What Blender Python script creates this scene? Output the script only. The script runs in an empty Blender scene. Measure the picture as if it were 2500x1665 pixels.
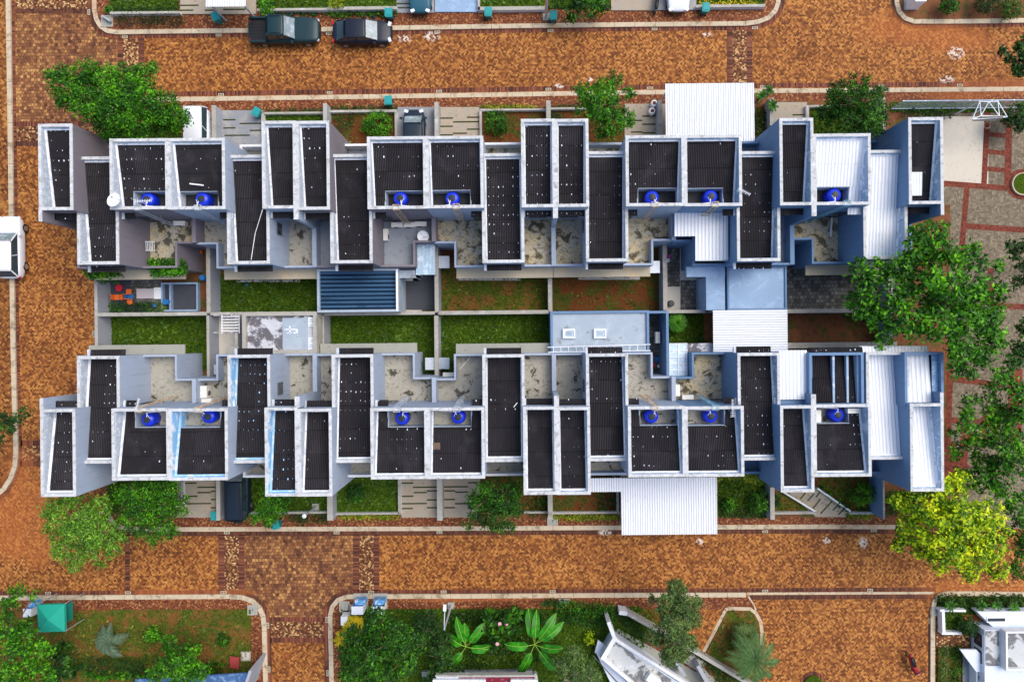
import bpy, math, random
import numpy as np
from mathutils import Vector
random.seed(7); rng = np.random.default_rng(11)
scene = bpy.context.scene
COL = scene.collection
# ---------------------------------------------------------------- camera frame (drone looking straight down)
H = 52.0; F = 1667.0; NX, NY = 1290.0, 818.0; TH = 0.0100
CT, ST = math.cos(TH), math.sin(TH)
def P(px, py, z=0.0):
    k = (H - z) / F; u = (px - NX) * k; v = -(py - NY) * k
    return Vector((u*CT + v*ST, -u*ST + v*CT, z))
def RW(x0, x1, y0, y1, z):
    xm, ym = (x0+x1)/2, (y0+y1)/2
    return (P(x0, ym, z).x, P(x1, ym, z).x, P(xm, y1, z).y, P(xm, y0, z).y)   # x0,x1,y0,y1 world
# ---------------------------------------------------------------- objects
ORG = {}
def tag(o, label=None, cat=None, group=None, kind=None):
    if label: o['label'] = label
    if cat: o['category'] = cat
    if group: o['group'] = group
    if kind: o['kind'] = kind
    return o
def thing(name, label, cat, loc=(0,0,0), rz=0.0, group=None):
    o = bpy.data.objects.new(name, None); COL.objects.link(o)
    o.location = loc; o.rotation_euler = (0,0,rz); ORG[o.name] = Vector(loc)
    return tag(o, label, cat, group)
class MB:
    def __init__(s): s.v = []; s.f = []; s.mi = {}
    def quad(s, a, b, c, d): n = len(s.v); s.v += [tuple(a), tuple(b), tuple(c), tuple(d)]; s.f.append((n,n+1,n+2,n+3)); return s
    def box(s, x0, x1, y0, y1, z0, z1):
        if x1 < x0: x0, x1 = x1, x0
        if y1 < y0: y0, y1 = y1, y0
        n = len(s.v)
        s.v += [(x0,y0,z0),(x1,y0,z0),(x1,y1,z0),(x0,y1,z0),(x0,y0,z1),(x1,y0,z1),(x1,y1,z1),(x0,y1,z1)]
        s.f += [(n+3,n+2,n+1,n),(n+4,n+5,n+6,n+7),(n,n+1,n+5,n+4),(n+1,n+2,n+6,n+5),(n+2,n+3,n+7,n+6),(n+3,n,n+4,n+7)]
        return s
    def cbox(s, cx, cy, cz, sx, sy, sz, rz=0, rx=0):
        n = len(s.v); c, q = math.cos(rz), math.sin(rz); cr, sr = math.cos(rx), math.sin(rx)
        for dz in (-.5,.5):
            for dx, dy in ((-.5,-.5),(.5,-.5),(.5,.5),(-.5,.5)):
                x, y, z = dx*sx, dy*sy, dz*sz
                y, z = y*cr - z*sr, y*sr + z*cr
                s.v.append((cx + x*c - y*q, cy + x*q + y*c, cz + z))
        s.f += [(n+3,n+2,n+1,n),(n+4,n+5,n+6,n+7),(n,n+1,n+5,n+4),(n+1,n+2,n+6,n+5),(n+2,n+3,n+7,n+6),(n+3,n,n+4,n+7)]
        return s
    def prism(s, pts, z0, z1):
        a = sum(pts[i][0]*pts[(i+1)%len(pts)][1]-pts[(i+1)%len(pts)][0]*pts[i][1] for i in range(len(pts)))
        if a < 0: pts = pts[::-1]
        n = len(s.v); k = len(pts)
        s.v += [(p[0],p[1],z0) for p in pts] + [(p[0],p[1],z1) for p in pts]
        s.f += [tuple(range(n+k-1, n-1, -1)), tuple(range(n+k, n+2*k))]
        s.f += [(n+i, n+(i+1)%k, n+k+(i+1)%k, n+k+i) for i in range(k)]
        return s
    def tube(s, p0, p1, r0, r1=None, n=6):
        r1 = r0 if r1 is None else r1
        p0, p1 = Vector(p0), Vector(p1); d = p1-p0
        if d.length < 1e-6: return s
        q = d.to_track_quat('Z', 'Y'); b = len(s.v)
        for p, r in ((p0,r0),(p1,r1)):
            for i in range(n):
                a = 2*math.pi*i/n; s.v.append(tuple(p + q @ Vector((r*math.cos(a), r*math.sin(a), 0))))
        s.f += [(b+i, b+(i+1)%n, b+n+(i+1)%n, b+n+i) for i in range(n)]
        s.f += [tuple(range(b+n-1, b-1, -1)), tuple(range(b+n, b+2*n))]
        return s
    def path(s, pts, r, n=5):
        for i in range(len(pts)-1): s.tube(pts[i], pts[i+1], r, r, n)
        return s
    def lathe(s, c, prof, n=20, cap=True):
        b = len(s.v); k = len(prof)
        for (r, z) in prof:
            for i in range(n):
                a = 2*math.pi*i/n; s.v.append((c[0]+r*math.cos(a), c[1]+r*math.sin(a), c[2]+z))
        for j in range(k-1):
            for i in range(n):
                s.f.append((b+j*n+i, b+j*n+(i+1)%n, b+(j+1)*n+(i+1)%n, b+(j+1)*n+i))
        if cap: s.f += [tuple(range(b+n-1, b-1, -1)), tuple(range(b+(k-1)*n, b+k*n))]
        return s
    def corr(s, x0, x1, ya, za, yb, zb, pitch=.115, amp=.018, sheets=1, flat=0, axis='x'):
        # corrugated sheet from ya (height za) to yb (height zb), waves run along y; laid in overlapping sheets
        nc = max(2, int(round((x1-x0)/pitch*4)))
        ys = [i/sheets for i in range(sheets+1)]
        for k in range(sheets):
            t0, t1 = ys[k], min(1, ys[k+1]+.02)
            b = len(s.v)
            for (t, dz) in ((t0, 0.0), (t1, .022 if k < sheets-1 else .0)):
                for i in range(nc+1):
                    x = x0 + (x1-x0)*i/nc; y = ya+(yb-ya)*t; z = za+(zb-za)*t + dz
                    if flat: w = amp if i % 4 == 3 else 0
                    else: w = amp*math.sin(math.pi*i/2)
                    s.v.append((x, y, z+w) if axis == 'x' else (y, x, z+w))
            for i in range(nc):
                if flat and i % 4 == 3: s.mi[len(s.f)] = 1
                s.f.append((b+i, b+i+1, b+nc+2+i, b+nc+1+i))
        return s
    def build(s, name, mat, parent=None, smooth=False, mods=None, label=None):
        org = ORG.get(parent.name, Vector((0,0,0))) if parent else Vector((0,0,0))
        me = bpy.data.meshes.new(name)
        me.from_pydata([(a-org.x, b-org.y, c-org.z) for a, b, c in s.v], [], s.f)
        me.materials.append(mat)
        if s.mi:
            me.materials.append(m_ridge_shade)
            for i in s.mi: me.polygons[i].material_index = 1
        me.update()
        if smooth:
            for p in me.polygons: p.use_smooth = True
        o = bpy.data.objects.new(name, me); COL.objects.link(o)
        if parent: o.parent = parent; ORG[o.name] = org
        else: ORG[o.name] = Vector((0,0,0))
        if label: o['label'] = label
        return o
def copy_tree(o, parent=None):
    c = o.copy(); COL.objects.link(c); ORG[c.name] = ORG.get(o.name, Vector((0,0,0)))
    if parent is not None: c.parent = parent
    for ch in list(o.children): copy_tree(ch, c)
    return c
def struct(name, mb, mat, label=None, cat=None):
    o = mb.build(name, mat); o['kind'] = 'structure'
    if label: o['label'] = label
    if cat: o['category'] = cat
    return o
# ---------------------------------------------------------------- materials
def nn(nt, t, **kw):
    n = nt.nodes.new(t)
    for k, v in kw.items():
        if k.startswith('i_'): n.inputs[k[2:].replace('_',' ')].default_value = v
        else: setattr(n, k, v)
    return n
def mth(nt, op, a, b=None, c=None, clamp=False):
    n = nt.nodes.new('ShaderNodeMath'); n.operation = op; n.use_clamp = clamp
    for i, x in enumerate((a, b, c)):
        if x is None: continue
        if isinstance(x, (int, float)): n.inputs[i].default_value = x
        else: nt.links.new(x, n.inputs[i])
    return n.outputs[0]
def mixc(nt, f, a, b, blend='MIX'):
    n = nt.nodes.new('ShaderNodeMix'); n.data_type = 'RGBA'; n.blend_type = blend
    for sock, x in ((n.inputs[0], f), (n.inputs[6], a), (n.inputs[7], b)):
        if isinstance(x, (int, float)): sock.default_value = x
        elif isinstance(x, (tuple, list)): sock.default_value = (*x[:3], 1)
        else: nt.links.new(x, sock)
    return n.outputs[2]
def pos(nt): return nn(nt, 'ShaderNodeNewGeometry').outputs['Position']
def noise(nt, scale, vec=None, detail=4, rough=.6, dist=0, off=0.0):
    n = nn(nt, 'ShaderNodeTexNoise', i_Scale=scale, i_Detail=detail, i_Roughness=rough, i_Distortion=dist)
    if off: 
        a = nn(nt, 'ShaderNodeVectorMath', operation='ADD'); a.inputs[1].default_value = (off, off*1.7, off*.3)
        nt.links.new(vec if vec is not None else pos(nt), a.inputs[0]); nt.links.new(a.outputs[0], n.inputs['Vector'])
    else: nt.links.new(vec if vec is not None else pos(nt), n.inputs['Vector'])
    return n.outputs[0]
def mrange(nt, v, lo, hi, a=0.0, b=1.0):
    n = nn(nt, 'ShaderNodeMapRange', interpolation_type='SMOOTHSTEP'); nt.links.new(v, n.inputs[0])
    for i, x in enumerate((lo, hi, a, b)): n.inputs[i+1].default_value = x
    return n.outputs[0]
def ramp(nt, v, stops, mode='LINEAR'):
    n = nn(nt, 'ShaderNodeValToRGB'); n.color_ramp.interpolation = mode; e = n.color_ramp.elements
    while len(e) < len(stops): e.new(.5)
    for i, (p, c) in enumerate(stops): e[i].position = p; e[i].color = (*c, 1)
    nt.links.new(v, n.inputs[0]); return n.outputs[0]
def newmat(name):
    m = bpy.data.materials.new(name); m.use_nodes = True; nt = m.node_tree
    b = nt.nodes['Principled BSDF']; return m, nt, b
def bumpit(nt, b, h, strength=.3, dist=.02):
    n = nn(nt, 'ShaderNodeBump', i_Strength=strength, i_Distance=dist); nt.links.new(h, n.inputs['Height']); nt.links.new(n.outputs[0], b.inputs['Normal'])
def mat(name, col, rough=.85, var=.12, scale=3.0, stains=(), metal=0.0, bump=None, spec=.3, rnd=0, coat=0):
    """base colour with gentle variation, then layers of stains (colour, scale, lo, hi, amount, distortion)"""
    m, nt, b = newmat(name)
    c = mixc(nt, noise(nt, scale), tuple(x*(1-var) for x in col), tuple(min(1, x*(1+var)) for x in col))
    for k, st in enumerate(stains):
        sc, s_, lo, hi, amt = st[:5]; dist = st[5] if len(st) > 5 else 0
        f = mrange(nt, noise(nt, s_, dist=dist, detail=6, rough=.65, off=13.1*(k+1)), lo, hi, 0, amt)
        c = mixc(nt, f, c, sc)
    if rnd:
        oi = nn(nt, 'ShaderNodeObjectInfo'); c = mixc(nt, mth(nt, 'MULTIPLY', oi.outputs['Random'], rnd), c, tuple(x*.5 for x in col))
    nt.links.new(c, b.inputs['Base Color'])
    b.inputs['Roughness'].default_value = rough; b.inputs['Metallic'].default_value = metal
    b.inputs['Specular IOR Level'].default_value = spec; b.inputs['Coat Weight'].default_value = coat
    if bump: bumpit(nt, b, noise(nt, bump[0], detail=5), bump[1], bump[2] if len(bump) > 2 else .02)
    return m
def brickcells(nt, u, v):
    """2:1 herringbone id from unit coordinates u,v (1 = brick width)"""
    i = mth(nt, 'FLOOR', u); j = mth(nt, 'FLOOR', v)
    k = mth(nt, 'FLOORED_MODULO', mth(nt, 'SUBTRACT', i, j), 4.0)
    isv = mth(nt, 'GREATER_THAN', k, 1.5); ish = mth(nt, 'SUBTRACT', 1.0, isv)
    k1 = mth(nt, 'COMPARE', k, 1.0, .1); k2 = mth(nt, 'COMPARE', k, 2.0, .1); k3 = mth(nt, 'COMPARE', k, 3.0, .1); k0 = mth(nt, 'COMPARE', k, 0.0, .1)
    ii = mth(nt, 'SUBTRACT', i, k1); jj = mth(nt, 'SUBTRACT', j, k2)
    cv = nn(nt, 'ShaderNodeCombineXYZ')
    nt.links.new(ii, cv.inputs[0]); nt.links.new(jj, cv.inputs[1]); nt.links.new(isv, cv.inputs[2])
    wn = nn(nt, 'ShaderNodeTexWhiteNoise', noise_dimensions='3D'); nt.links.new(cv.outputs[0], wn.inputs['Vector'])
    fu = mth(nt, 'FRACT', u); fv = mth(nt, 'FRACT', v)
    # joints: horizontal brick -> v edges, plus left edge on k0 / right on k1 ; vertical brick similar
    ev = mth(nt, 'MINIMUM', fv, mth(nt, 'SUBTRACT', 1.0, fv)); eu = mth(nt, 'MINIMUM', fu, mth(nt, 'SUBTRACT', 1.0, fu))
    long_e = mth(nt, 'ADD', mth(nt, 'MULTIPLY', ish, ev), mth(nt, 'MULTIPLY', isv, eu))
    joint = mrange(nt, long_e, .03, .14, 1.0, 0.0)
    return wn.outputs['Value'], joint, isv
def rowbricks(nt, u, v, stagger=.5):
    """running bond / stack id with cells 1x1 in (u,v)"""
    j = mth(nt, 'FLOOR', v)
    uu = mth(nt, 'ADD', u, mth(nt, 'MULTIPLY', mth(nt, 'FLOORED_MODULO', j, 2.0), stagger))
    i = mth(nt, 'FLOOR', uu); cv = nn(nt, 'ShaderNodeCombineXYZ'); nt.links.new(i, cv.inputs[0]); nt.links.new(j, cv.inputs[1])
    wn = nn(nt, 'ShaderNodeTexWhiteNoise', noise_dimensions='2D'); nt.links.new(cv.outputs[0], wn.inputs['Vector'])
    fu, fv = mth(nt, 'FRACT', uu), mth(nt, 'FRACT', v)
    e = mth(nt, 'MINIMUM', mth(nt, 'MINIMUM', fu, mth(nt, 'SUBTRACT', 1.0, fu)), mth(nt, 'MINIMUM', fv, mth(nt, 'SUBTRACT', 1.0, fv)))
    return wn.outputs['Value'], mrange(nt, e, .04, .16, 1.0, 0.0)
def xyz(nt):
    s = nn(nt, 'ShaderNodeSeparateXYZ'); nt.links.new(pos(nt), s.inputs[0]); return s.outputs[0], s.outputs[1]
def blobmask(nt, blobs, sc=1.2):
    """soft mud patches lying on the paving: blobs = (px,py,rx_m,ry_m)"""
    x, y = xyz(nt); tot = None; n = noise(nt, sc, detail=6, rough=.7)
    for (px, py, rx, ry) in blobs:
        c = P(px, py, 0)
        dx = mth(nt, 'DIVIDE', mth(nt, 'SUBTRACT', x, c.x), rx); dy = mth(nt, 'DIVIDE', mth(nt, 'SUBTRACT', y, c.y), ry)
        d = mth(nt, 'ADD', mth(nt, 'MULTIPLY', dx, dx), mth(nt, 'MULTIPLY', dy, dy))
        d = mrange(nt, mth(nt, 'ADD', d, mth(nt, 'MULTIPLY', mth(nt, 'SUBTRACT', n, .5), 2.2)), 0.1, 1.3, 1, 0)
        tot = d if tot is None else mth(nt, 'MAXIMUM', tot, d)
    return tot
MUD = [(2240,70,5,1.6),(2330,95,3.5,1.2),(2200,50,2,1),(2420,215,4,.8),(2330,235,3,.7),(60,1250,3.2,3.6),(50,1150,1.4,2.5),(30,1310,2.5,2),(90,1330,1.3,2.0),(400,1447,4,.35),(700,1600,.2,.2),(2320,1440,3,.8),(2480,1470,3,1.5),(2210,1295,1.6,.4),(560,1447,2.5,.3),(1150,1460,6,.25)]
WHITE = [(2335,130,.7,.5),(2312,195,.6,.35),(555,90,.01,.01),(1055,90,.7,.4),(985,95,.7,.3),(1500,90,.01,.01),(1725,85,.4,.2),(1478,1298,.6,.3),(2018,1318,.35,.3),(2108,1325,.4,.45),(1708,1322,.3,.25),(1365,210,.4,.2),(1440,195,.3,.2)]
def paving(name, kind, cols, size=.1, mud=True, rough=.75, joint=(.05,.025,.015), jamt=.55, patchy=.35):
    m, nt, b = newmat(name); x, y = xyz(nt)
    if kind == 'herring':
        u = mth(nt, 'DIVIDE', mth(nt, 'ADD', x, y), size*1.41421); v = mth(nt, 'DIVIDE', mth(nt, 'SUBTRACT', x, y), size*1.41421)
        r, jn, isv = brickcells(nt, u, v)
        r = mth(nt, 'ADD', mth(nt, 'MULTIPLY', r, .85), mth(nt, 'MULTIPLY', isv, .08))
    elif kind == 'herring0':
        r, jn, isv = brickcells(nt, mth(nt, 'DIVIDE', x, size), mth(nt, 'DIVIDE', y, size))
    elif kind == 'square':
        r0, jn = rowbricks(nt, mth(nt, 'DIVIDE', x, size*2), mth(nt, 'DIVIDE', y, size*2), .4)
        r1, j1 = rowbricks(nt, mth(nt, 'DIVIDE', mth(nt,'ADD',x,.07), size), mth(nt, 'DIVIDE', y, size), .3)
        r = mth(nt, 'ADD', mth(nt, 'MULTIPLY', r0, .72), mth(nt, 'MULTIPLY', r1, .28))
    elif kind == 'rows':
        r, jn = rowbricks(nt, mth(nt, 'DIVIDE', x, size), mth(nt, 'DIVIDE', y, size*.9), .5)
    elif kind == 'soldier_x': r, jn = rowbricks(nt, mth(nt, 'DIVIDE', x, .105), mth(nt, 'DIVIDE', y, 5.0), 0)
    elif kind == 'soldier_y': r, jn = rowbricks(nt, mth(nt, 'DIVIDE', x, 5.0), mth(nt, 'DIVIDE', y, .105), 0)
    n1 = noise(nt, .22, detail=5, rough=.65); 
    r = mth(nt, 'ADD', r, mth(nt, 'MULTIPLY', mth(nt, 'SUBTRACT', n1, .5), patchy*2))
    c = ramp(nt, r, cols)
    c = mixc(nt, mth(nt, 'MULTIPLY', jn, jamt), c, joint)
    c = mixc(nt, mrange(nt, noise(nt, .6, detail=6, rough=.7, off=5), .48, .75, 0, .45), c, tuple(q*.55 for q in cols[1][1]))
    if mud:
        c = mixc(nt, mth(nt, 'MULTIPLY', blobmask(nt, MUD), .42), c, (.47,.14,.035))
        c = mixc(nt, mth(nt, 'MULTIPLY', mth(nt, 'MULTIPLY', blobmask(nt, WHITE, 3), mrange(nt, r, .2, .7)), .9), c, (.72,.62,.52))
    nt.links.new(c, b.inputs['Base Color']); b.inputs['Roughness'].default_value = rough; b.inputs['Specular IOR Level'].default_value = .2
    bumpit(nt, b, mth(nt, 'SUBTRACT', mth(nt, 'MULTIPLY', r, .3), jn), .35, .006)
    return m
BR = lambda k=1.0: [(0,(.10*k,.030*k,.010*k)),(.3,(.22*k,.072*k,.018*k)),(.6,(.36*k,.132*k,.030*k)),(1,(.62*k,.28*k,.07*k))]
m_road = paving('herringbone_paving', 'herring', BR(1.0), size=.105, jamt=.45, patchy=.26)
m_square = paving('square_paving', 'square', [(0,(.07,.028,.016)),(.3,(.20,.075,.032)),(.62,(.29,.12,.043)),(1,(.60,.31,.10))], size=.12)
m_cross = paving('speckled_paving', 'rows', [(0,(.05,.018,.01)),(.4,(.16,.055,.022)),(.7,(.32,.14,.05)),(1,(.74,.46,.20))], size=.13, mud=True, patchy=.15)
m_side = paving('sidewalk_paving', 'rows', [(0,(.09,.025,.012)),(.4,(.20,.055,.022)),(.75,(.27,.085,.028)),(1,(.50,.24,.09))], size=.115, patchy=.2)
m_edge = paving('edge_course', 'soldier_x', [(0,(.05,.02,.015)),(.5,(.17,.05,.027)),(1,(.3,.10,.05))], patchy=.4)
m_edgey = paving('edge_course_side', 'soldier_y', [(0,(.05,.02,.015)),(.5,(.16,.05,.027)),(1,(.28,.10,.05))], patchy=.4)
m_dirtroad = paving('dusty_paving', 'herring', BR(.8), size=.13, patchy=.5)
m_plaza = paving('tan_paving', 'herring0', [(0,(.13,.10,.065)),(.4,(.185,.145,.095)),(.8,(.23,.18,.12)),(1,(.30,.24,.165))], size=.11, mud=False, patchy=.2, joint=(.05,.04,.03))
m_redband = paving('red_brick_band', 'rows', [(0,(.11,.02,.012)),(.5,(.20,.038,.02)),(1,(.27,.06,.03))], size=.12, mud=False, patchy=.2)
m_kerb = mat('kerb_concrete', (.56,.46,.32), .9, .18, 2.5, [((.20,.15,.09), 1.6, .5, .7, .75, .4), ((.45,.2,.08), .35, .55, .75, .7), ((.09,.07,.05), 5, .6, .75, .7)], bump=(30,.3))
m_soil = mat('red_soil', (.20,.075,.03), .95, .3, 3, [((.07,.035,.02), 2, .5, .7, .8), ((.05,.08,.012), 1.1, .5, .62, .85)], bump=(12,.6,.05))
def lawnmat(name, g1, g2, brown, lo, hi, amt):
    m, nt, b = newmat(name)
    c = mixc(nt, mrange(nt, noise(nt, 9, detail=6, rough=.75), .3, .7), g1, g2)
    c = mixc(nt, mrange(nt, noise(nt, 30, detail=3), .45, .75, 0, .5), c, tuple(x*.35 for x in g1))
    c = mixc(nt, mrange(nt, noise(nt, .8, detail=7, rough=.7, dist=.6, off=3.3), lo, hi, 0, amt), c, brown)
    c = mixc(nt, mrange(nt, noise(nt, 24, detail=2, off=9), .66, .72, 0, .6), c, (.38,.26,.09))
    nt.links.new(c, b.inputs['Base Color']); b.inputs['Roughness'].default_value = .95; b.inputs['Specular IOR Level'].default_value = .1
    bumpit(nt, b, noise(nt, 22, detail=6, rough=.8), .9, .08); return m
m_lawn = lawnmat('lawn_green', (.018,.050,.004), (.10,.165,.008), (.14,.10,.02), .58, .75, .6)
m_lawndry = lawnmat('lawn_dry', (.035,.065,.008), (.14,.17,.018), (.24,.095,.03), .45, .6, .85)
m_lawnred = lawnmat('lawn_bare', (.04,.055,.01), (.12,.12,.02), (.17,.05,.018), .42, .55, .92)
m_far = lawnmat('far_ground', (.05,.07,.015), (.12,.14,.03), (.2,.09,.04), .45, .6, .8)
WL = [((.42,.41,.38), 1.5, .52, .75, .5), ((.2,.2,.19), 6, .62, .75, .6)]
def wallmat(name, col, dirt=.5):
    m, nt, b = newmat(name)
    s = nn(nt, 'ShaderNodeMapping'); s.inputs['Scale'].default_value = (3, 3, .35); nt.links.new(pos(nt), s.inputs[0])
    c = mixc(nt, noise(nt, .8), tuple(x*.88 for x in col), tuple(min(1,x*1.1) for x in col))
    c = mixc(nt, mrange(nt, noise(nt, 1.3, vec=s.outputs[0], detail=6), .5, .8, 0, dirt), c, tuple(x*.55 for x in col))
    nt.links.new(c, b.inputs['Base Color']); b.inputs['Roughness'].default_value = .8; b.inputs['Specular IOR Level'].default_value = .25
    bumpit(nt, b, noise(nt, 40), .15, .005); return m
m_wallblue = wallmat('wall_pale_blue', (.37,.43,.53)); m_wallblue2 = wallmat('wall_blue', (.15,.25,.40)); m_walllilac = wallmat('wall_lilac_grey', (.22,.195,.22)); m_wallgrey = wallmat('wall_light_grey', (.36,.38,.42))
m_wallwhite = wallmat('wall_white', (.80,.83,.90), .25); m_walldeep = wallmat('wall_deep_blue', (.085,.17,.35))
m_yard = mat('yard_wall_plaster', (.40,.38,.33), .9, .15, 1.5, [((.22,.2,.16), 2.5, .52, .7, .7, .6), ((.66,.66,.66), 1.0, .55, .7, .5)], bump=(25,.2))
m_coping = mat('coping_concrete', (.55,.555,.55), .85, .14, 2, [((.80,.82,.86), 4, .5, .7, .7, .3), ((.25,.245,.22), 2.5, .50, .68, .75, .8), ((.07,.07,.06), 9, .62, .74, .8)], bump=(30,.25))
m_lining = mat('waterproof_white', (.52,.57,.63), .6, .10, 2, [((.85,.90,.95), 3.5, .5, .65, .7, .6), ((.26,.30,.33), 3, .56, .7, .7, .5)])
m_lininggrey = mat('waterproof_blue_grey', (.32,.44,.58), .65, .12, 2, [((.72,.80,.9), 1.3, .52, .6, .85, .5), ((.10,.24,.42), 3, .56, .66, .6)])
m_liningblue = mat('waterproof_sky_blue', (.28,.55,.82), .6, .10, 2, [((.88,.9,.93), 1.2, .5, .56, .8, .5), ((.2,.42,.62), 4, .55, .65, .6)])
m_caulk = mat('white_sealant', (.86,.88,.92), .6, .05, 3, [((.45,.50,.56), 2.2, .52, .62, .7, .5)])
def roofmat(name, dens, dotcol=(.72,.78,.88)):
    m, nt, b = newmat(name); x, y = xyz(nt)
    c = mixc(nt, noise(nt, 1.2, detail=6), (.012,.011,.013), (.022,.020,.023))
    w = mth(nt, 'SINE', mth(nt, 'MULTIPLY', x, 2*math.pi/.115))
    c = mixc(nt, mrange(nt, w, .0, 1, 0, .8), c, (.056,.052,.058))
    cx = nn(nt, 'ShaderNodeCombineXYZ'); nt.links.new(mth(nt, 'FLOOR', mth(nt, 'DIVIDE', x, .92)), cx.inputs[0]); nt.links.new(mth(nt, 'FLOOR', mth(nt, 'DIVIDE', y, 1.55)), cx.inputs[1]); wn = nn(nt, 'ShaderNodeTexWhiteNoise', noise_dimensions='2D'); nt.links.new(cx.outputs[0], wn.inputs['Vector'])
    c = mixc(nt, mth(nt, 'MULTIPLY', wn.outputs['Value'], .5), c, (.010,.008,.009))
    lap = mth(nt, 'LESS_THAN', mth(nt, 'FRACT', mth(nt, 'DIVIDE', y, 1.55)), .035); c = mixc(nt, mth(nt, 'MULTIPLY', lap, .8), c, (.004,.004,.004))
    # sealed screw heads: jittered grid of small white dabs
    vo = nn(nt, 'ShaderNodeTexVoronoi', voronoi_dimensions='2D', i_Scale=1.0, i_Randomness=.14)
    mp = nn(nt, 'ShaderNodeMapping'); mp.inputs['Scale'].default_value = (1/.325, 1/.62, 1); nt.links.new(pos(nt), mp.inputs[0]); nt.links.new(mp.outputs[0], vo.inputs['Vector'])
    sz = nn(nt, 'ShaderNodeSeparateColor'); nt.links.new(vo.outputs['Color'], sz.inputs[0])
    thr = mth(nt, 'MULTIPLY', mth(nt, 'POWER', sz.outputs[0], 2.5), .08); big = mth(nt, 'ADD', thr, .035)
    dd = mth(nt, 'LESS_THAN', vo.outputs['Distance'], big)
    pres = mth(nt, 'LESS_THAN', sz.outputs[1], mth(nt, 'MULTIPLY', mrange(nt, noise(nt, .35, detail=3, off=2.2), .38, .58), dens*.85))
    c = mixc(nt, mth(nt, 'MULTIPLY', dd, pres), c, dotcol)
    c = mixc(nt, mrange(nt, noise(nt, 7, detail=7, rough=.8, dist=1.2), .73, .76, 0, .85), c, (.6,.64,.7))
    c = mixc(nt, mrange(nt, noise(nt, .9, detail=5, off=7), .5, .75, 0, .45), c, (.06,.055,.06))
    nt.links.new(c, b.inputs['Base Color']); b.inputs['Roughness'].default_value = .75; b.inputs['Specular IOR Level'].default_value = .12
    return m
m_roof = [roofmat('dark_roof_plain', .15), roofmat('dark_roof_dabbed', .95), roofmat('dark_roof_some', .55), roofmat('dark_roof_blue_dabs', 1.0, (.4,.65,.95))]
m_roofwhite = mat('white_metal_roof', (.84,.86,.89), .5, .04, .8, [((.66,.68,.72), .7, .6, .8, .5), ((.4,.4,.42), 12, .7, .76, .5)])
m_roofblue, _nt, _b = newmat('blue_metal_roof'); _x, _y = xyz(_nt); _w = mth(_nt, 'SINE', mth(_nt, 'MULTIPLY', _y, 2*math.pi/.30)); _c = mixc(_nt, mrange(_nt, _w, -.2, .6), (.012,.035,.075), (.075,.17,.29)); _c = mixc(_nt, mrange(_nt, noise(_nt, .8), .52, .68, 0, .5), _c, (.02,.04,.07)); _nt.links.new(_c, _b.inputs['Base Color']); _b.inputs['Roughness'].default_value = .75; _b.inputs['Specular IOR Level'].default_value = .15  # sine stripes paint lighter ridge highlights into the blue
m_slabblue = mat('blue_painted_slab', (.27,.39,.55), .7, .1, 1, [((.42,.57,.74), .9, .45, .7, .6, 1.0), ((.12,.2,.32), 3, .6, .72, .5)])
m_slabgrey = mat('painted_roof_slab', (.36,.43,.50), .75, .12, 1.3, [((.5,.56,.62), .8, .45, .7, .6, 1.0), ((.16,.13,.13), 1.1, .58, .68, .6)])
m_slabdark = mat('black_stained_slab', (.55,.56,.60), .85, .15, 2, [((.10,.09,.10), .45, .46, .52, .92, 1.0), ((.66,.68,.72), 3, .58, .66, .7)])
m_terry = mat('terrace_yellow_concrete', (.58,.48,.30), .92, .2, 2, [((.46,.44,.38), 1.1, .42, .6, .8, .6), ((.045,.042,.028), 1.5, .50, .60, .9, .5), ((.14,.13,.06), 5, .5, .65, .7, .8), ((.55,.48,.34), 4, .6, .7, .6)], bump=(20,.3))
m_terrg = mat('terrace_grey_concrete', (.38,.36,.30), .92, .2, 2, [((.38,.36,.31), 1.4, .45, .6, .7, .6), ((.04,.035,.025), 1.3, .56, .62, .92, .4), ((.12,.12,.07), 4, .5, .7, .7, .5)], bump=(20,.3))
m_terrb = mat('terrace_screed', (.28,.31,.35), .9, .12, 1.5, [((.12,.13,.15), 2.2, .55, .7, .6), ((.42,.45,.5), 5, .56, .7, .4)], bump=(20,.2))
m_canopy = mat('canopy_slab', (.46,.40,.29), .9, .12, 1.5, [((.66,.46,.24), .6, .52, .7, .6), ((.2,.18,.14), 4, .62, .74, .7)])
m_canopyg = mat('canopy_slab_grey', (.34,.34,.29), .9, .12, 1.5, [((.12,.11,.09), 3, .6, .7, .8)])
m_drive = mat('driveway_concrete', (.40,.33,.245), .9, .15, 2, [((.36,.33,.28), 1.2, .48, .62, .7), ((.17,.1,.05), 4, .6, .7, .7)], bump=(25,.3))
m_driveg = mat('driveway_grey', (.27,.28,.30), .9, .15, 2, [((.38,.36,.33), 1.2, .48, .62, .7), ((.12,.12,.12), 4, .6, .7, .6)], bump=(25,.3))
m_slot = mat('grassy_joint', (.035,.05,.012), .95, .4, 8)
m_court = mat('court_concrete', (.60,.54,.44), .9, .08, 2, [((.28,.21,.15), 4.5, .60, .66, .75, 1.4), ((.15,.11,.08), 6, .64, .70, .7, 1.0)])
m_tank = mat('tank_blue_plastic', (.006,.032,.62), .35, .06, 4, spec=.5)
m_lid = mat('tank_black_lid', (.03,.04,.05), .4, .2, 8)
m_pvc = mat('white_pipe', (.85,.83,.78), .5, .05)
m_steel = mat('galvanised_steel', (.55,.60,.66), .45, .15, 5, [((.25,.2,.15), 6, .58, .7, .6)], metal=.4)
m_rust = mat('rusty_painted_steel', (.62,.47,.30), .7, .25, 6, [((.30,.10,.03), 5, .5, .6, .85)])
m_bluesteel = mat('blue_painted_steel', (.20,.42,.52), .6, .1, 5)
m_acunit = mat('ac_casing', (.86,.84,.76), .5, .05, 4, [((.5,.48,.42), 5, .62, .72, .5)])
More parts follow.
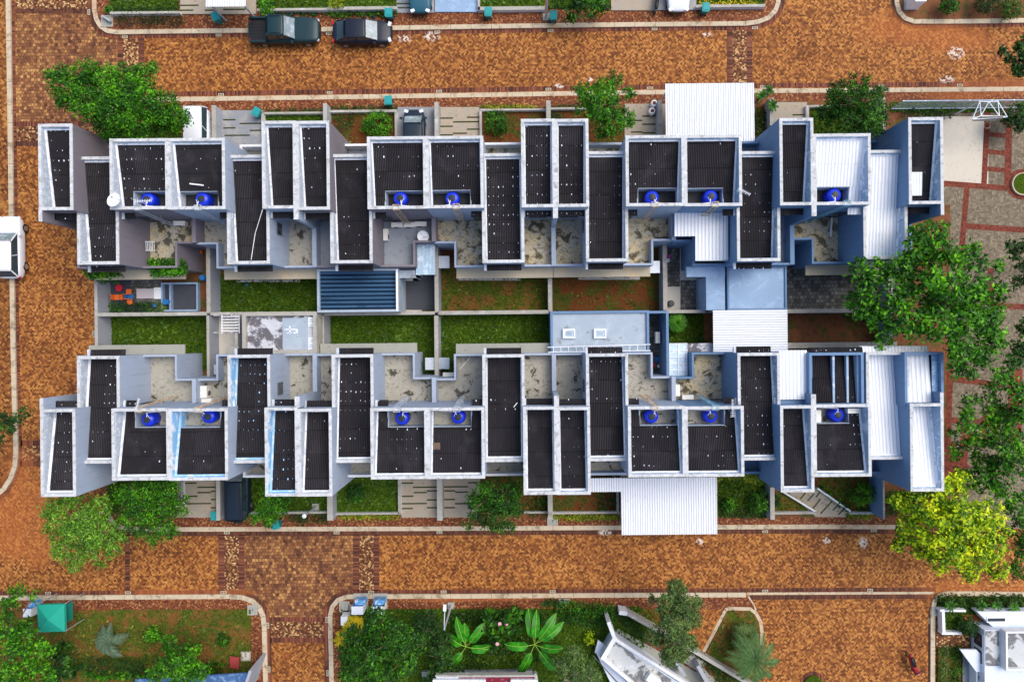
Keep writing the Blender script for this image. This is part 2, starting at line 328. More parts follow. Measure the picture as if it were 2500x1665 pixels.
m_dish = mat('dish_white', (.88,.88,.86), .45, .04)
m_dark = mat('dark_void', (.02,.022,.028), .8, .2); m_black = mat('black_rubber', (.012,.012,.013), .7, .2)
m_glass = mat('dark_window_glass', (.02,.035,.05), .08, .2, spec=.8)
m_glassl = mat('clear_roof_sheet', (.45,.60,.72), .15, .15, 1.5, [((.75,.84,.92), 2.5, .5, .6, .7)], spec=.7)
m_frame = mat('dark_window_frame', (.10,.11,.13), .5); m_whiteframe = mat('white_frame', (.85,.87,.9), .5, .04)
m_teal = mat('teal_plastic', (.02,.30,.30), .5, .12, 3); m_tealdark = mat('teal_plastic_dark', (.012,.20,.21), .5, .1)
m_tent = mat('green_tent_canvas', (.012,.33,.24), .7, .1, 3)
m_darktile = mat('dark_patio_tile', (.06,.065,.08), .7, .15, 2); m_cream = mat('cream_tile', (.62,.58,.50), .7, .06, 3, [((.4,.36,.3), 4, .6, .7, .5)])
m_stone = paving('grey_stone_paving', 'square', [(0,(.05,.05,.04)),(.4,(.13,.13,.12)),(.8,(.22,.22,.20)),(1,(.3,.3,.27))], size=.14, mud=False)
m_trunk = mat('tree_bark', (.20,.13,.07), .95, .3, 8, bump=(25,.6)); m_trunkpale = mat('pale_bark', (.42,.36,.25), .95, .3, 8, bump=(25,.6))
m_bluewrap = mat('creased_blue_sheet', (.08,.2,.38), .35, .3, 6, [((.42,.6,.8), 7, .52, .6, .9, 1.5)])
m_ridge_shade = mat('ridge_shade', (.50,.52,.56), .6)  # grey on the ridge sides, painting in their shading as thin lines
m_blossom = mat('pink_blossom', (.8,.35,.4), .6)
m_walldw = wallmat('wall_cool_white', (.70,.75,.84), .25)
m_pipeblue = mat('pale_blue_pipe', (.42,.52,.62), .5)
# ---------------------------------------------------------------- setting
def pp(pts, z): return [tuple(P(x, y, z)[:2]) for x, y in pts]
def slab(name, mat_, pts, z1, z0=None, kind='structure', label=None, cat=None):
    z0 = z1-.12 if z0 is None else z0
    return struct(name, MB().prism(pp(pts, z1), z0, z1), mat_, label, cat)
def rect(x0, x1, y0, y1): return [(x0,y0),(x1,y0),(x1,y1),(x0,y1)]
def sheet(name, mat_, pts, z):
    mb = MB(); q = pp(pts, z); mb.v = [(a,b,z) for a,b in q]; k = len(q)
    a = sum(q[i][0]*q[(i+1)%k][1]-q[(i+1)%k][0]*q[i][1] for i in range(k))
    mb.f = [tuple(range(k)) if a > 0 else tuple(range(k-1,-1,-1))]
    return struct(name, mb, mat_)
def ribbon_pts(pts, w):
    L, R = [], []
    for i, p in enumerate(pts):
        a = pts[max(0,i-1)]; b = pts[min(len(pts)-1,i+1)]
        d = Vector((b[0]-a[0], b[1]-a[1])).normalized(); n = Vector((-d.y, d.x))*w/2
        L.append((p[0]+n.x, p[1]+n.y)); R.append((p[0]-n.x, p[1]-n.y))
    return L, R
def densify(pts, step):
    out = [pts[0]]
    for a, b in zip(pts, pts[1:]):
        d = math.hypot(b[0]-a[0], b[1]-a[1]); n = max(1, int(round(d/step)))
        out += [(a[0]+(b[0]-a[0])*i/n, a[1]+(b[1]-a[1])*i/n) for i in range(1, n+1)]
    return out
def kerb(px, w=.34, z=.14, name='kerb', mat_=None):
    pts = [tuple(P(x, y, z)[:2]) for x, y in px]; pts = densify(pts, 1.5); L, R = ribbon_pts(pts, w); mb = MB()
    for i in range(len(pts)-1):
        g = .012; a, b, c, d = [Vector(q) for q in (L[i], L[i+1], R[i+1], R[i])]
        ab = (b-a).normalized()*g; dc = (c-d).normalized()*g
        mb.prism([tuple(a+ab), tuple(b-ab), tuple(c-dc), tuple(d+dc)], -.05, z)
    return struct(name, mb, mat_ or m_kerb)
def ribbon(px, w, z, mat_, name):
    pts = [tuple(P(x, y, z)[:2]) for x, y in px]; pts = densify(pts, 1.5); L, R = ribbon_pts(pts, w); mb = MB()
    for i in range(len(pts)-1): mb.quad((*R[i],z), (*R[i+1],z), (*L[i+1],z), (*L[i],z))
    o = struct(name, mb, mat_)
    if o.data.polygons[0].normal.z < 0: o.data.flip_normals()
    return o
mb = MB(); mb.quad((-400,-400,-.04),(400,-400,-.04),(400,400,-.04),(-400,400,-.04)); struct('ground', mb, m_far)
sheet('road', m_road, rect(-160,2660,-160,1820), 0.0)
SQ = .004
sheet('road_junction', m_square, rect(38,286,35,297), SQ); sheet('road_junction', m_square, [(597,1306),(862,1306),(862,1445),(820,1462),(795,1500),(792,1506),(658,1506),(652,1480),(620,1450),(597,1443)], SQ)
for r_ in (rect(38,216,-60,22), rect(300,338,94,229), rect(38,262,309,345), rect(50,290,1088,1126), rect(1789,1823,74,214), rect(548,583,1306,1441), rect(877,912,1306,1441), rect(660,792,1517,1556)):
    sheet('paving_band', m_cross, r_, SQ*2)
for r_ in (rect(38,216,22,34), rect(38,262,297,309), rect(38,262,345,357), rect(50,290,1075,1088), rect(50,290,1126,1139), rect(660,792,1506,1517), rect(660,792,1556,1568)):
    sheet('edge_course', m_edge, r_, SQ*3)
for r_ in (rect(287,300,94,229), rect(338,352,94,229), rect(1775,1789,74,214), rect(1823,1837,74,214), rect(533,548,1306,1441), rect(583,597,1306,1441), rect(862,877,1306,1441), rect(912,926,1306,1441), rect(305,317,1306,1441)):
    sheet('edge_course', m_edgey, r_, SQ*3)
K1 = [(229,-60),(230,25),(235,48),(246,66),(262,76),(285,79),(420,77),(700,74),(1000,68),(1400,62),(1600,60),(1820,58),(1850,54),(1876,44),(1893,27),(1900,8),(1902,-60)]
K2 = [(2189,-60),(2190,8),(2196,29),(2210,45),(2232,53),(2330,53),(2600,49)]
K3 = [(262,330),(264,290),(276,262),(298,247),(330,243),(420,243),(600,240.5),(800,238),(1000,235),(1200,232),(1500,227),(1900,222),(2100,221),(2600,217)]
K4 = [(262,1230),(266,1262),(284,1284),(310,1291),(450,1292),(1000,1290.5),(1500,1288),(2000,1285.5),(2215,1286.5)]
K5 = [(17,-80),(19,0),(22,200),(25,400),(28,650),(31,850),(34,970),(37,1060),(38,1110),(35,1140),(24,1170),(8,1194),(-14,1212),(-80,1230)]
K6 = [(-60,1460),(110,1459),(400,1457),(560,1456),(590,1458),(615,1467),(633,1484),(642,1505),(645,1540),(650,1760)]
K7 = [(811,1760),(808,1600),(806,1535),(806,1502),(811,1481),(824,1465),(845,1457),(870,1456),(1100,1455.5),(1500,1453),(1822,1452)]
K8 = [(2277,1760),(2278,1490),(2282,1468),(2292,1454),(2310,1449),(2380,1449),(2600,1452)]
for k_ in (K1,K2,K3,K4,K5,K6,K7,K8): kerb(k_)
kerb([(1823,1449),(2280,1447)], .17, .03); 
kerb([(1826,1456),(1838,1475),(1845,1490)], .2, .1); kerb([(1772,1488),(1778,1485),(1832,1486),(1846,1497),(1857,1517),(1861,1545),(1860,1575)], .26, .135); kerb([(1771,1490),(1745,1540),(1714,1598)], .24, .137)
def off(px, d):
    pts = [tuple(p) for p in px]; L, R = ribbon_pts(pts, 2*abs(d)); return L if d > 0 else R
# dark soldier courses along the road side of every kerb
for k_, d in ((K1,11),(K2,10),(K3,-13),(K4,11),(K5,-11),(K6,-11),(K7,-11)):
    q = off(k_, d); ribbon(q, .34, SQ*3, m_edge if k_ is not K5 else m_edgey, 'edge_course')
ribbon([(2271,1500),(2271,1760)], .30, SQ*3, m_edgey, 'edge_course')
ribbon([(1823,1440),(2285,1438)], .30, SQ*3, m_edge, 'edge_course'); ribbon([(1830,1458),(2275,1456)], .34, SQ*3, m_edge, 'edge_course')
# raised pavements inside the kerbs
slab('sidewalk', m_side, [(x, y) for x, y in K1[1:-1]] + [(1902,-160),(229,-160)], .12, -.05)
slab('park_verge', m_soil, K2[1:] + [(2600,-160),(2189,-160)], .12, -.05)
slab('central_block_ground', m_soil, K3 + [(2600,1287),(2215,1287)] + K4[::-1][1:] + [(236,1150),(232,500),(262,330)], .12, -.05)
slab('sidewalk', m_side, K6 + [(-60,1760)], .12, -.05)
slab('sidewalk', m_side, [(811,1760)] + K7[1:] + [(1840,1478),(1846,1500),(1860,1520),(1862,1760)], .12, -.05)
slab('road_edge', m_dirtroad, K5 + [(-300,1240),(-300,-80)], .06, -.05)
sheet('sidewalk', m_side, [(330,246),(600,243.5),(1000,239),(1500,231),(2100,225),(2600,221),(2600,242),(2100,245),(1500,254),(1000,262),(600,268),(300,272),(296,255)], .124)
sheet('sidewalk', m_side, [(270,1258),(600,1262),(1300,1263),(1700,1263),(2240,1262),(2240,1284),(1500,1286),(1000,1288),(310,1289),(286,1282)], .124)
sheet('garden_path', m_road, [(1590,1488),(1768,1488),(1711,1600),(1700,1594)], .126)
# plaza paving to the right of the houses
sheet('plaza', m_plaza, [(2290,262),(2640,255),(2640,1290),(2290,1290)], .126)
sheet('court', m_court, rect(2260,2413,285,450), .130)
ZI = [0]
def band(a, b, w=.42, z=.131): ZI[0] += 1; ribbon([a, b], w, z+.0012*(ZI[0] % 25), m_redband, 'brick_band')
band((2200,272),(2470,268),.4); band((2304,448),(2460,460)); band((2361,456),(2341,690)); band((2357,552),(2620,570)); band((2411,270),(2402,456)); band((2464,290),(2460,452),.5)
band((2408,328),(2465,332),.35); band((2408,370),(2465,375),.35); band((2405,412),(2463,417),.35)
band((2420,700),(2418,745)); band((2420,745),(2600,755)); band((2322,860),(2312,1160)); band((2322,925),(2450,940)); band((2310,1025),(2420,1030)); band((2350,1065),(2490,1080)); band((2350,1160),(2360,1000),.6); band((2480,900),(2478,1010),1.0); band((2420,655),(2415,700))
band((2305,1090),(2350,1160),1.6,.1275)
# yards, drives and lawns
LAWNS = []; ZI[0] = 0
def lawn(m_, r, z=.15, name='lawn'):
    pts = rect(*r) if isinstance(r, tuple) else r; ZI[0] += 1; z = z + .0009*ZI[0]
    slab(name, m_, pts, z, .05); LAWNS.append((pts, z, m_))
for m_, r in ((m_lawn,(644,789,279,412)),(m_lawnred,(805,965,275,412)),(m_lawnred,(1176,1334,271,412)),(m_lawnred,(1344,1525,268,412)),(m_lawn,(1978,2152,262,412)),(m_lawnred,(1843,1885,262,412)),(m_lawn,(240,440,300,412)),
    (m_lawn,(262,430,1112,1252)),(m_lawn,(612,800,1112,1251)),(m_lawn,(813,972,1112,1251)),(m_lawnred,(1172,1338,1112,1251)),(m_lawnred,(1349,1512,1112,1249)),(m_lawn,(1753,1883,1112,1262)),(m_lawndry,(1893,1996,1200,1252)),(m_lawndry,(2000,2142,1112,1250)),
    (m_lawn,(248,505,771,905)),(m_lawn,(512,774,672,765)),(m_lawn,(790,1064,768,930)),(m_lawn,(1070,1342,768,930)),(m_lawndry,(1068,1340,655,760)),(m_lawnred,(1348,1622,655,758)),(m_lawn,(1630,1718,762,842)),
    (m_lawn,(268,436,-160,30)),(m_lawn,(628,800,-160,20)),(m_lawn,(800,966,-160,18)),(m_lawn,(1172,1330,-160,17)),(m_lawn,(1340,1490,-160,22)),(m_lawn,(1702,1866,-160,12)),
    (m_lawndry,[(-60,1490),(612,1487),(614,1760),(-60,1760)]),(m_lawn,[(832,1487),(1400,1486),(1560,1480),(1600,1500),(1500,1760),(832,1760)]),(m_lawndry,[(1560,1486),(1600,1486),(1700,1560),(1600,1560)]),
    (m_lawndry,[(1775,1492),(1830,1491),(1845,1503),(1853,1520),(1856,1572),(1850,1760),(1760,1680),(1722,1598)]),(m_lawn,[(2290,1458),(2640,1458),(2640,1500),(2290,1500)]),(m_lawn,(2296,2345,1500,1548)),(m_lawndry,(2290,2340,1580,1760)),(m_lawn,(2175,2450,250,274))):
    lawn(m_, r)
def drive(m_, r, slots=(), z=.15, ang=0):
    ZI[0] += 1; z += .0009*ZI[0] + .03
    pts = rect(*r) if isinstance(r, tuple) else r
    o = slab('driveway', m_, pts, z, .05)
    if slots:
        mb = MB()
        for (a, b, c) in slots:
            p, q = P(a, c, z), P(b, c, z); mb.cbox((p.x+q.x)/2, (p.y+q.y)/2, z+.004, abs(q.x-p.x), .10, .02)
        mb.build('grass_joint', m_slot, o)
    return o
drive(m_driveg, (543,642,270,412), [(585,640,302),(610,640,319),(545,575,293),(545,575,313),(548,610,331)])
drive(m_driveg, (970,1060,262,412)); drive(m_drive, (1075,1170,262,412), [(1075,1106,289),(1106,1170,298),(1075,1106,309),(1140,1170,287),(1140,1170,316),(1106,1140,326),(1075,1106,330)])
drive(m_drive, (1525,1605,254,412), [(1530,1568,295),(1568,1600,284),(1568,1600,304),(1568,1600,325),(1540,1568,323)])
drive(m_drive, (1890,1970,250,412), [(1935,1968,281)])
drive(m_drive, (432,526,1112,1263), [(452,480,1179),(482,526,1189),(482,515,1202),(452,482,1211),(515,526,1199),(452,515,1229),(515,526,1219),(515,526,1239)])
drive(m_drive, (540,606,1112,1263), [(552,564,1188),(552,564,1198),(552,564,1219),(552,564,1238)])
drive(m_drive, (980,1067,1112,1263), [(980,1009,1179),(1008,1067,1189),(1042,1067,1198),(1010,1042,1202),(980,1009,1211),(980,1042,1229),(1042,1067,1220),(1042,1067,1239),(980,1008,1241)])
drive(m_drive, (1081,1172,1112,1263), [(1081,1143,1188),(1081,1111,1198),(1111,1143,1201),(1143,1172,1178),(1143,1172,1211),(1081,1111,1219),(1111,1160,1229),(1081,1111,1239),(1143,1160,1240)])
drive(m_drive, (1514,1752,1112,1263)); drive(m_drive, (1606,1843,254,412))
o = slab('driveway', m_drive, [(1925,1202),(1996,1190),(2070,1250),(2066,1262),(1992,1262)], .235, .05)
mb = MB()
for (ax,ay,bx,by) in ((1953,1217,1965,1202),(1970,1222,1987,1204),(1991,1213,2003,1196),(1984,1240,2002,1217),(2002,1253,2029,1224),(2032,1245,2047,1229),(2045,1255,2062,1240)):
    a, b = P(ax,ay,.15), P(bx,by,.15); mb.cbox((a.x+b.x)/2,(a.y+b.y)/2,.238,(b-a).length,.09,.02, math.atan2(b.y-a.y,b.x-a.x))
mb.build('grass_joint', m_slot, o)
drive(m_drive, (440,625,-160,35), [(440,485,14),(440,472,26),(500,530,26),(545,600,24)]); drive(m_driveg, (968,1060,-160,32), [(968,1000,10),(968,1000,20)]); drive(m_slabblue, (1062,1167,-160,30)); drive(m_drive, (1492,1600,-160,26)); drive(m_driveg, (1600,1700,-160,25))
# back yard floors
Z = .24
sheet('patio', m_darktile, rect(266,395,683,765), Z); sheet('patio', m_stone, rect(320,395,683,740), Z+.004)
sheet('patio', m_darktile, rect(1008,1066,590,690), Z); sheet('patio', m_cream, rect(966,1030,672,760), Z); sheet('patio', m_darktile, [(1024,672),(1062,672),(1062,757),(981,757),(981,686),(1024,686)], Z+.004)
sheet('patio', m_cream, rect(1625,1725,590,758), Z)
sheet('patio', m_stone, rect(1921,2200,655,756), Z); sheet('yard_soil', m_soil, rect(1921,2200,762,840), Z); sheet('patio', m_cream, rect(512,600,762,870), Z)
sheet('patio', m_stone, rect(1583,1632,763,930), Z)
sheet('park_soil', m_soil, rect(2165,2320,500,1290), .1275)
for i, (x0,x1,y0,y1) in enumerate(((578,732,680,689),(1119,1270,678,685),(1412,1562,676,683))):
    slab('stepping_slab', m_cream, rect(x0,x1,y0,y1), .2, .1)
sheet('hexagon_patio', m_stone, rect(1661,1718,684,757), Z+.004); sheet('patio', m_stone, rect(1630,1660,592,700), Z+.004)
# kerb side drain grates
m_grate = mat('grate_cream', (.62,.55,.38), .8, .1)
gr = thing('drain_grate', 'small cream drain grate with dark slots set in the road edge course', 'drain grate', P(305,91,0), 0, 'drain grates along the road edges')
MB().cbox(305*0+P(305,91).x, P(305,91).y, .016, .42, .19, .02).build('frame', m_grate, gr)
mb = MB(); c0 = P(305,91)
for i in (-.13,-.05,.05,.13): mb.cbox(c0.x+i, c0.y, .024, .055, .14, .01)
mb.build('slot', m_dark, gr)
for (x, y, v) in ((534,87,0),(803,83,0),(1068,79,0),(1344,76,0),(1598,72,0),(1843,69,0),(540,232,0),(805,227,0),(1072,224,0),(1339,219,0),(1587,216,0),(1862,213,0),(2152,211,0),(2343,209,0),(554,1300,0),(822,1300,0),(1073,1299,0),(1868,1297,0),(2133,1295,0),(118,1447,0),(313,1446,0),(546,1445,0),(906,1445,0),(1083,1444,0),(1349,1443,0),(1868,1442,0),(2124,1440,0),(654,1526,1),(657,1633,1),(798,1512,1),(800,1642,1),(229,816,1),(2270,1515,1),(217,31,1)):
    c = copy_tree(gr); c.location = P(x, y, 0); c.rotation_euler.z = math.pi/2*v
# ---------------------------------------------------------------- houses
def ring(mb, x0, x1, y0, y1, t, z0, z1, o=0.0):
    """hollow rectangle of four butted boxes"""
    a0, a1, b0, b1 = x0-o, x1+o, y0-o, y1+o
    mb.box(a0, a0+t+2*o, b0, b1, z0, z1); mb.box(a1-t-2*o, a1, b0, b1, z0, z1)
    mb.box(a0+t+2*o, a1-t-2*o, b0, b0+t+2*o, z0, z1); mb.box(a0+t+2*o, a1-t-2*o, b1-t-2*o, b1, z0, z1)
def wing(house, nm, R, zt, z0, r, wm, lm, rm, pit=0, eave=None, sheets=3, white=False, t=.17, dz=(.42,1.2), lean=0):
    x0, x1, y0, y1 = R
    w = MB(); ring(w, x0, x1, y0, y1, t, z0, zt-.06); wo = w.build(nm, wm, house)
    c = MB(); ring(c, x0, x1, y0, y1, t, zt-.06, zt, .012); c.build('coping', m_coping, wo)
    ix0, ix1, iy0, iy1 = x0+t, x1-t, y0+t, y1-t
    l = MB(); ring(l, ix0, ix1, iy0, iy1, .03, zt-1.9, zt-.07); l.build('parapet_lining', lm, wo)
    ys, yi = (iy1-.03, iy0+.03) if r > 0 else (iy0+.03, iy1-.03)     # street end, yard end
    zs, zi = zt-dz[0], zt-dz[1]
    f = lambda y: zs + (zi-zs)*(y-ys)/(yi-ys)
    rx0, rx1 = ix0+.03, ix1-.03
    fl = MB()
    for sx, dx in ((rx0,.07),(rx1,-.07)):
        za, zb_ = f(ys)+.03, f(yi)+.03; n_ = len(fl.v); xa, xb = sorted((sx, sx+dx))
        for (yy, zz) in ((ys, za), (yi, zb_)): fl.v += [(xa,yy,zz-.08),(xb,yy,zz-.08),(xb,yy,zz+(.14 if dx < 0 else .0)),(xa,yy,zz+(.14 if dx > 0 else .0))]
        fl.f += [(n_,n_+1,n_+5,n_+4),(n_+1,n_+2,n_+6,n_+5),(n_+2,n_+3,n_+7,n_+6),(n_+3,n_,n_+4,n_+7),(n_,n_+3,n_+2,n_+1),(n_+4,n_+5,n_+6,n_+7)]
    fl.box(rx0+.07, rx1-.07, min(ys,ys-r*.10), max(ys,ys-r*.10), zs-.05, zs+.06)
    fl.build('flashing', m_caulk if lm is not m_liningblue else m_skyb, wo)
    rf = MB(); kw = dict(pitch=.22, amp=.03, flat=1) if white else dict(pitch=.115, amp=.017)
    el = .42; eo = (y0-el) if r > 0 else (y1+el); ze = f(eo); wall_o = y0 if r > 0 else y1
    if pit:
        yp = yi + r*1.18; pw = .72        # pit depth, width of the roof strip beside it
        rf.corr(rx0, rx1, ys, zs, yp, f(yp), sheets=sheets, **kw)
        sx0, sx1 = (rx0, rx0+pw) if pit > 0 else (rx1-pw, rx1)
        rf.corr(sx0, sx1, yp-r*.0, f(yp), yi, zi, **kw)
        ro = rf.build('roof', rm, wo)
        px0, px1 = (rx0+pw, rx1) if pit > 0 else (rx0, rx1-pw)
        MB().box(px0, px1, min(yp,yi), max(yp,yi), zt-2.0, zt-1.95).build('tank_floor', m_terrg if r < 0 else m_dark2, wo)
        k = MB(); kx = px0 if pit > 0 else px1; k.box(kx-.04, kx+.04, min(yp,yi), max(yp,yi), zt-1.95, f(yi)+.10); k.box(px0, px1, yp-.04, yp+.04, zt-1.95, f(yp)-.03); k.build('pit_wall', m_slabgrey, wo)
        ex0, ex1 = sx0, sx1
    else:
        rf.corr(rx0, rx1, ys, zs, yi, zi, sheets=sheets, **kw); ro = rf.build('roof', rm, wo); ex0, ex1 = rx0, rx1
    if eave is not False:
        e = MB(); e.corr(ex0, ex1, wall_o, f(wall_o), eo, ze, **kw); eo_ = e.build('eave_roof', rm, wo)
        g = MB(); g.box(ex0-.16, ex0, min(wall_o,eo)+.0, max(wall_o,eo), ze-.12, ze+.12) if pit >= 0 else g.box(ex1, ex1+.16, min(wall_o,eo), max(wall_o,eo), ze-.12, ze+.12)
        g.build('eave_block', m_lining, wo)
    return wo
m_skyb = mat('sky_blue_sealant', (.36,.62,.88), .6, .1, 2, [((.85,.9,.95), 2, .5, .6, .8)])
m_dark2 = mat('black_tank_floor', (.035,.037,.04), .9, .3, 3, [((.02,.02,.02), 2, .5, .65, .8)])  # near-black floor for the tank pits of the upper row
def window(par, x, y, z, w, h, nx, ny, slats=False, name='window'):
    """window on a wall whose outward normal is (nx,ny)"""
    f = MB(); d = .06
    def bx(a, b, c, e, dep, mb_):
        if abs(nx) > 0: mb_.box(x-.02*nx, x+dep*nx, y+a, y+b, z+c, z+e)
        else: mb_.box(x+a, x+b, y-.02*ny, y+dep*ny, z+c, z+e)
    for a, b, c, e in ((-w/2,-w/2+.06,0,h),(w/2-.06,w/2,0,h),(-w/2+.06,w/2-.06,0,.06),(-w/2+.06,w/2-.06,h-.06,h),(-.02,.02,.06,h-.06)): bx(a, b, c, e, d, f)
    fo = f.build(name, m_frame, par); g = MB(); bx(-w/2+.06, w/2-.06, .06, h-.06, .03, g); g.build('pane', m_glass, fo); return fo
def ladder(house, x, yw, r, ztop, zbot, mat_, lean=.28, side=0.0):
    mb = MB(); yb = yw - r*(lean+.1); yt = yw - r*.06; w = .2
    for s in (-w, w):
        mb.tube((x+s+side, yb, zbot), (x+s, yt, ztop+.12), .022)
        mb.tube((x+s, yt, ztop+.12), (x+s, yt+r*.30, ztop+.12), .022); mb.tube((x+s, yt+r*.30, ztop+.12), (x+s, yt+r*.30, ztop-.05), .022)
        mb.tube((x+s*1+side*.5, (yb+yt)/2, (zbot+ztop)/2), (x+s+side*.5, yw, (zbot+ztop)/2), .015)
    mb.tube((x-w, yt+r*.30, ztop+.12), (x+w, yt+r*.30, ztop+.12), .022); mb.tube((x-w, yt, ztop+.12), (x+w, yt, ztop+.12), .022)
    n = 13
    for i in range(n):
        t = (i+.5)/n; mb.tube((x-w+side*(1-t), yb+(yt-yb)*t, zbot+(ztop-zbot)*t), (x+w+side*(1-t), yb+(yt-yb)*t, zbot+(ztop-zbot)*t), .014)
    return mb.build('ladder', mat_, house)
m_yardwhite = wallmat('white_plaster', (.78,.79,.80)); m_slabgreen = mat('green_stained_floor', (.08,.13,.05), .8, .2)
ZT = 7.7; ZL = 6.8; ZF = 3.0
ROWS = {'top': dict(r=1, N=[(94,177,303,511),(640,722,296,511),(722,804,296,511),(1273,1355,291,505),(1355,1437,291,505),(1904,1986,289,502),(2219,2303,287,499)],
    L=[(188,289,383,645),(554,657,379,644),(806,908,377,642),(1177,1279,375,641),(1430,1533,370,638),(1799,1904,370,637),(2108,2215,367,632)],
    W=[(268,410,339,511),(410,549,338,511),(897,1040,334,510),(1040,1180,333,508),(1528,1671,331,503),(1671,1811,330,503),(1987,2126,327,500)]),
  'low': dict(r=-1, N=[(99,184,997,1212),(647,727,996,1211),(727,810,996,1211),(1278,1360,993,1207),(1360,1441,993,1207),(1906,1987,989,1201),(2223,2304,985,1199)],
    L=[(189,292,870,1131),(557,660,867,1130),(811,912,866,1129),(1179,1281,866,1127),(1432,1534,864,1125),(1802,1905,862,1123),(2116,2221,860,1121)],
    W=[(273,413,997,1172),(413,556,997,1172),(905,1043,996,1169),(1043,1183,995,1168),(1534,1673,992,1164),(1673,1816,992,1163),(1987,2127,987,1163)])}
LAB = {'top':['upper left terraced house with vine covered ledge and furnished patio yard',
 'terraced house with a long white wire across its dark roof','lilac grey terraced house with a satellite dish and a ribbed blue back roof',
 'upper terraced house with mould stained tan terrace right of the dish house','upper terraced house with tan terrace whose back yard is mostly bare red earth',
 'upper terraced house with white street carport and big pale blue back slabs','upper right corner terraced house with bright white metal roofs above the grey stone yard'],
 'low':['lower left corner terraced house with pale walls beside the left road and green lawn','terraced house with sky blue paint streaks and a black stained flat extension',
 'lower terraced house with a small lamp garden, right of the sky blue streaks','lower terraced house with a brown patch square on its wide dark roof',
 'lower terraced house with blue flat extension, two skylights and a lying ladder','lower terraced house with white ridged back roof and a white framed glass pergola',
 'lower right corner terraced house with white metal roofs, blue walls and a creased blue sheet']}
WALLM = {'top':[m_walllilac,m_wallblue,m_walllilac,m_wallblue,m_wallblue,m_wallblue2,m_wallblue2],'low':[m_wallblue,m_wallblue,m_wallblue,m_wallblue,m_wallblue,m_wallblue2,m_wallblue2]}
LINM = {'top':[m_lining,m_lining,m_lining,m_lining,m_lining,m_lininggrey,m_lininggrey],'low':[m_lining,m_liningblue,m_lining,m_lining,m_lininggrey,m_lininggrey,m_lininggrey]}
TERM = {'top':[m_terry,m_terrg,m_terrb,m_terry,m_terry,m_terrb,m_terry],'low':[m_terrg,m_terrg,m_terrg,m_terrg,m_terrg,m_terry,m_terrb]}
ROOFK = {'top':[(2,1,1),(0,0,0),(2,2,2),(1,1,2),(1,2,0),(0,2,0),(0,0,0)],'low':[(1,1,1),(3,3,0),(0,1,1),(0,0,0),(2,2,1),(0,1,1),(0,0,1)]}   # N, L, W
CANOPY = {'top':[1,1,0,1,1,0,1],'low':[1,0,1,1,0,0,0]}
HS = {}
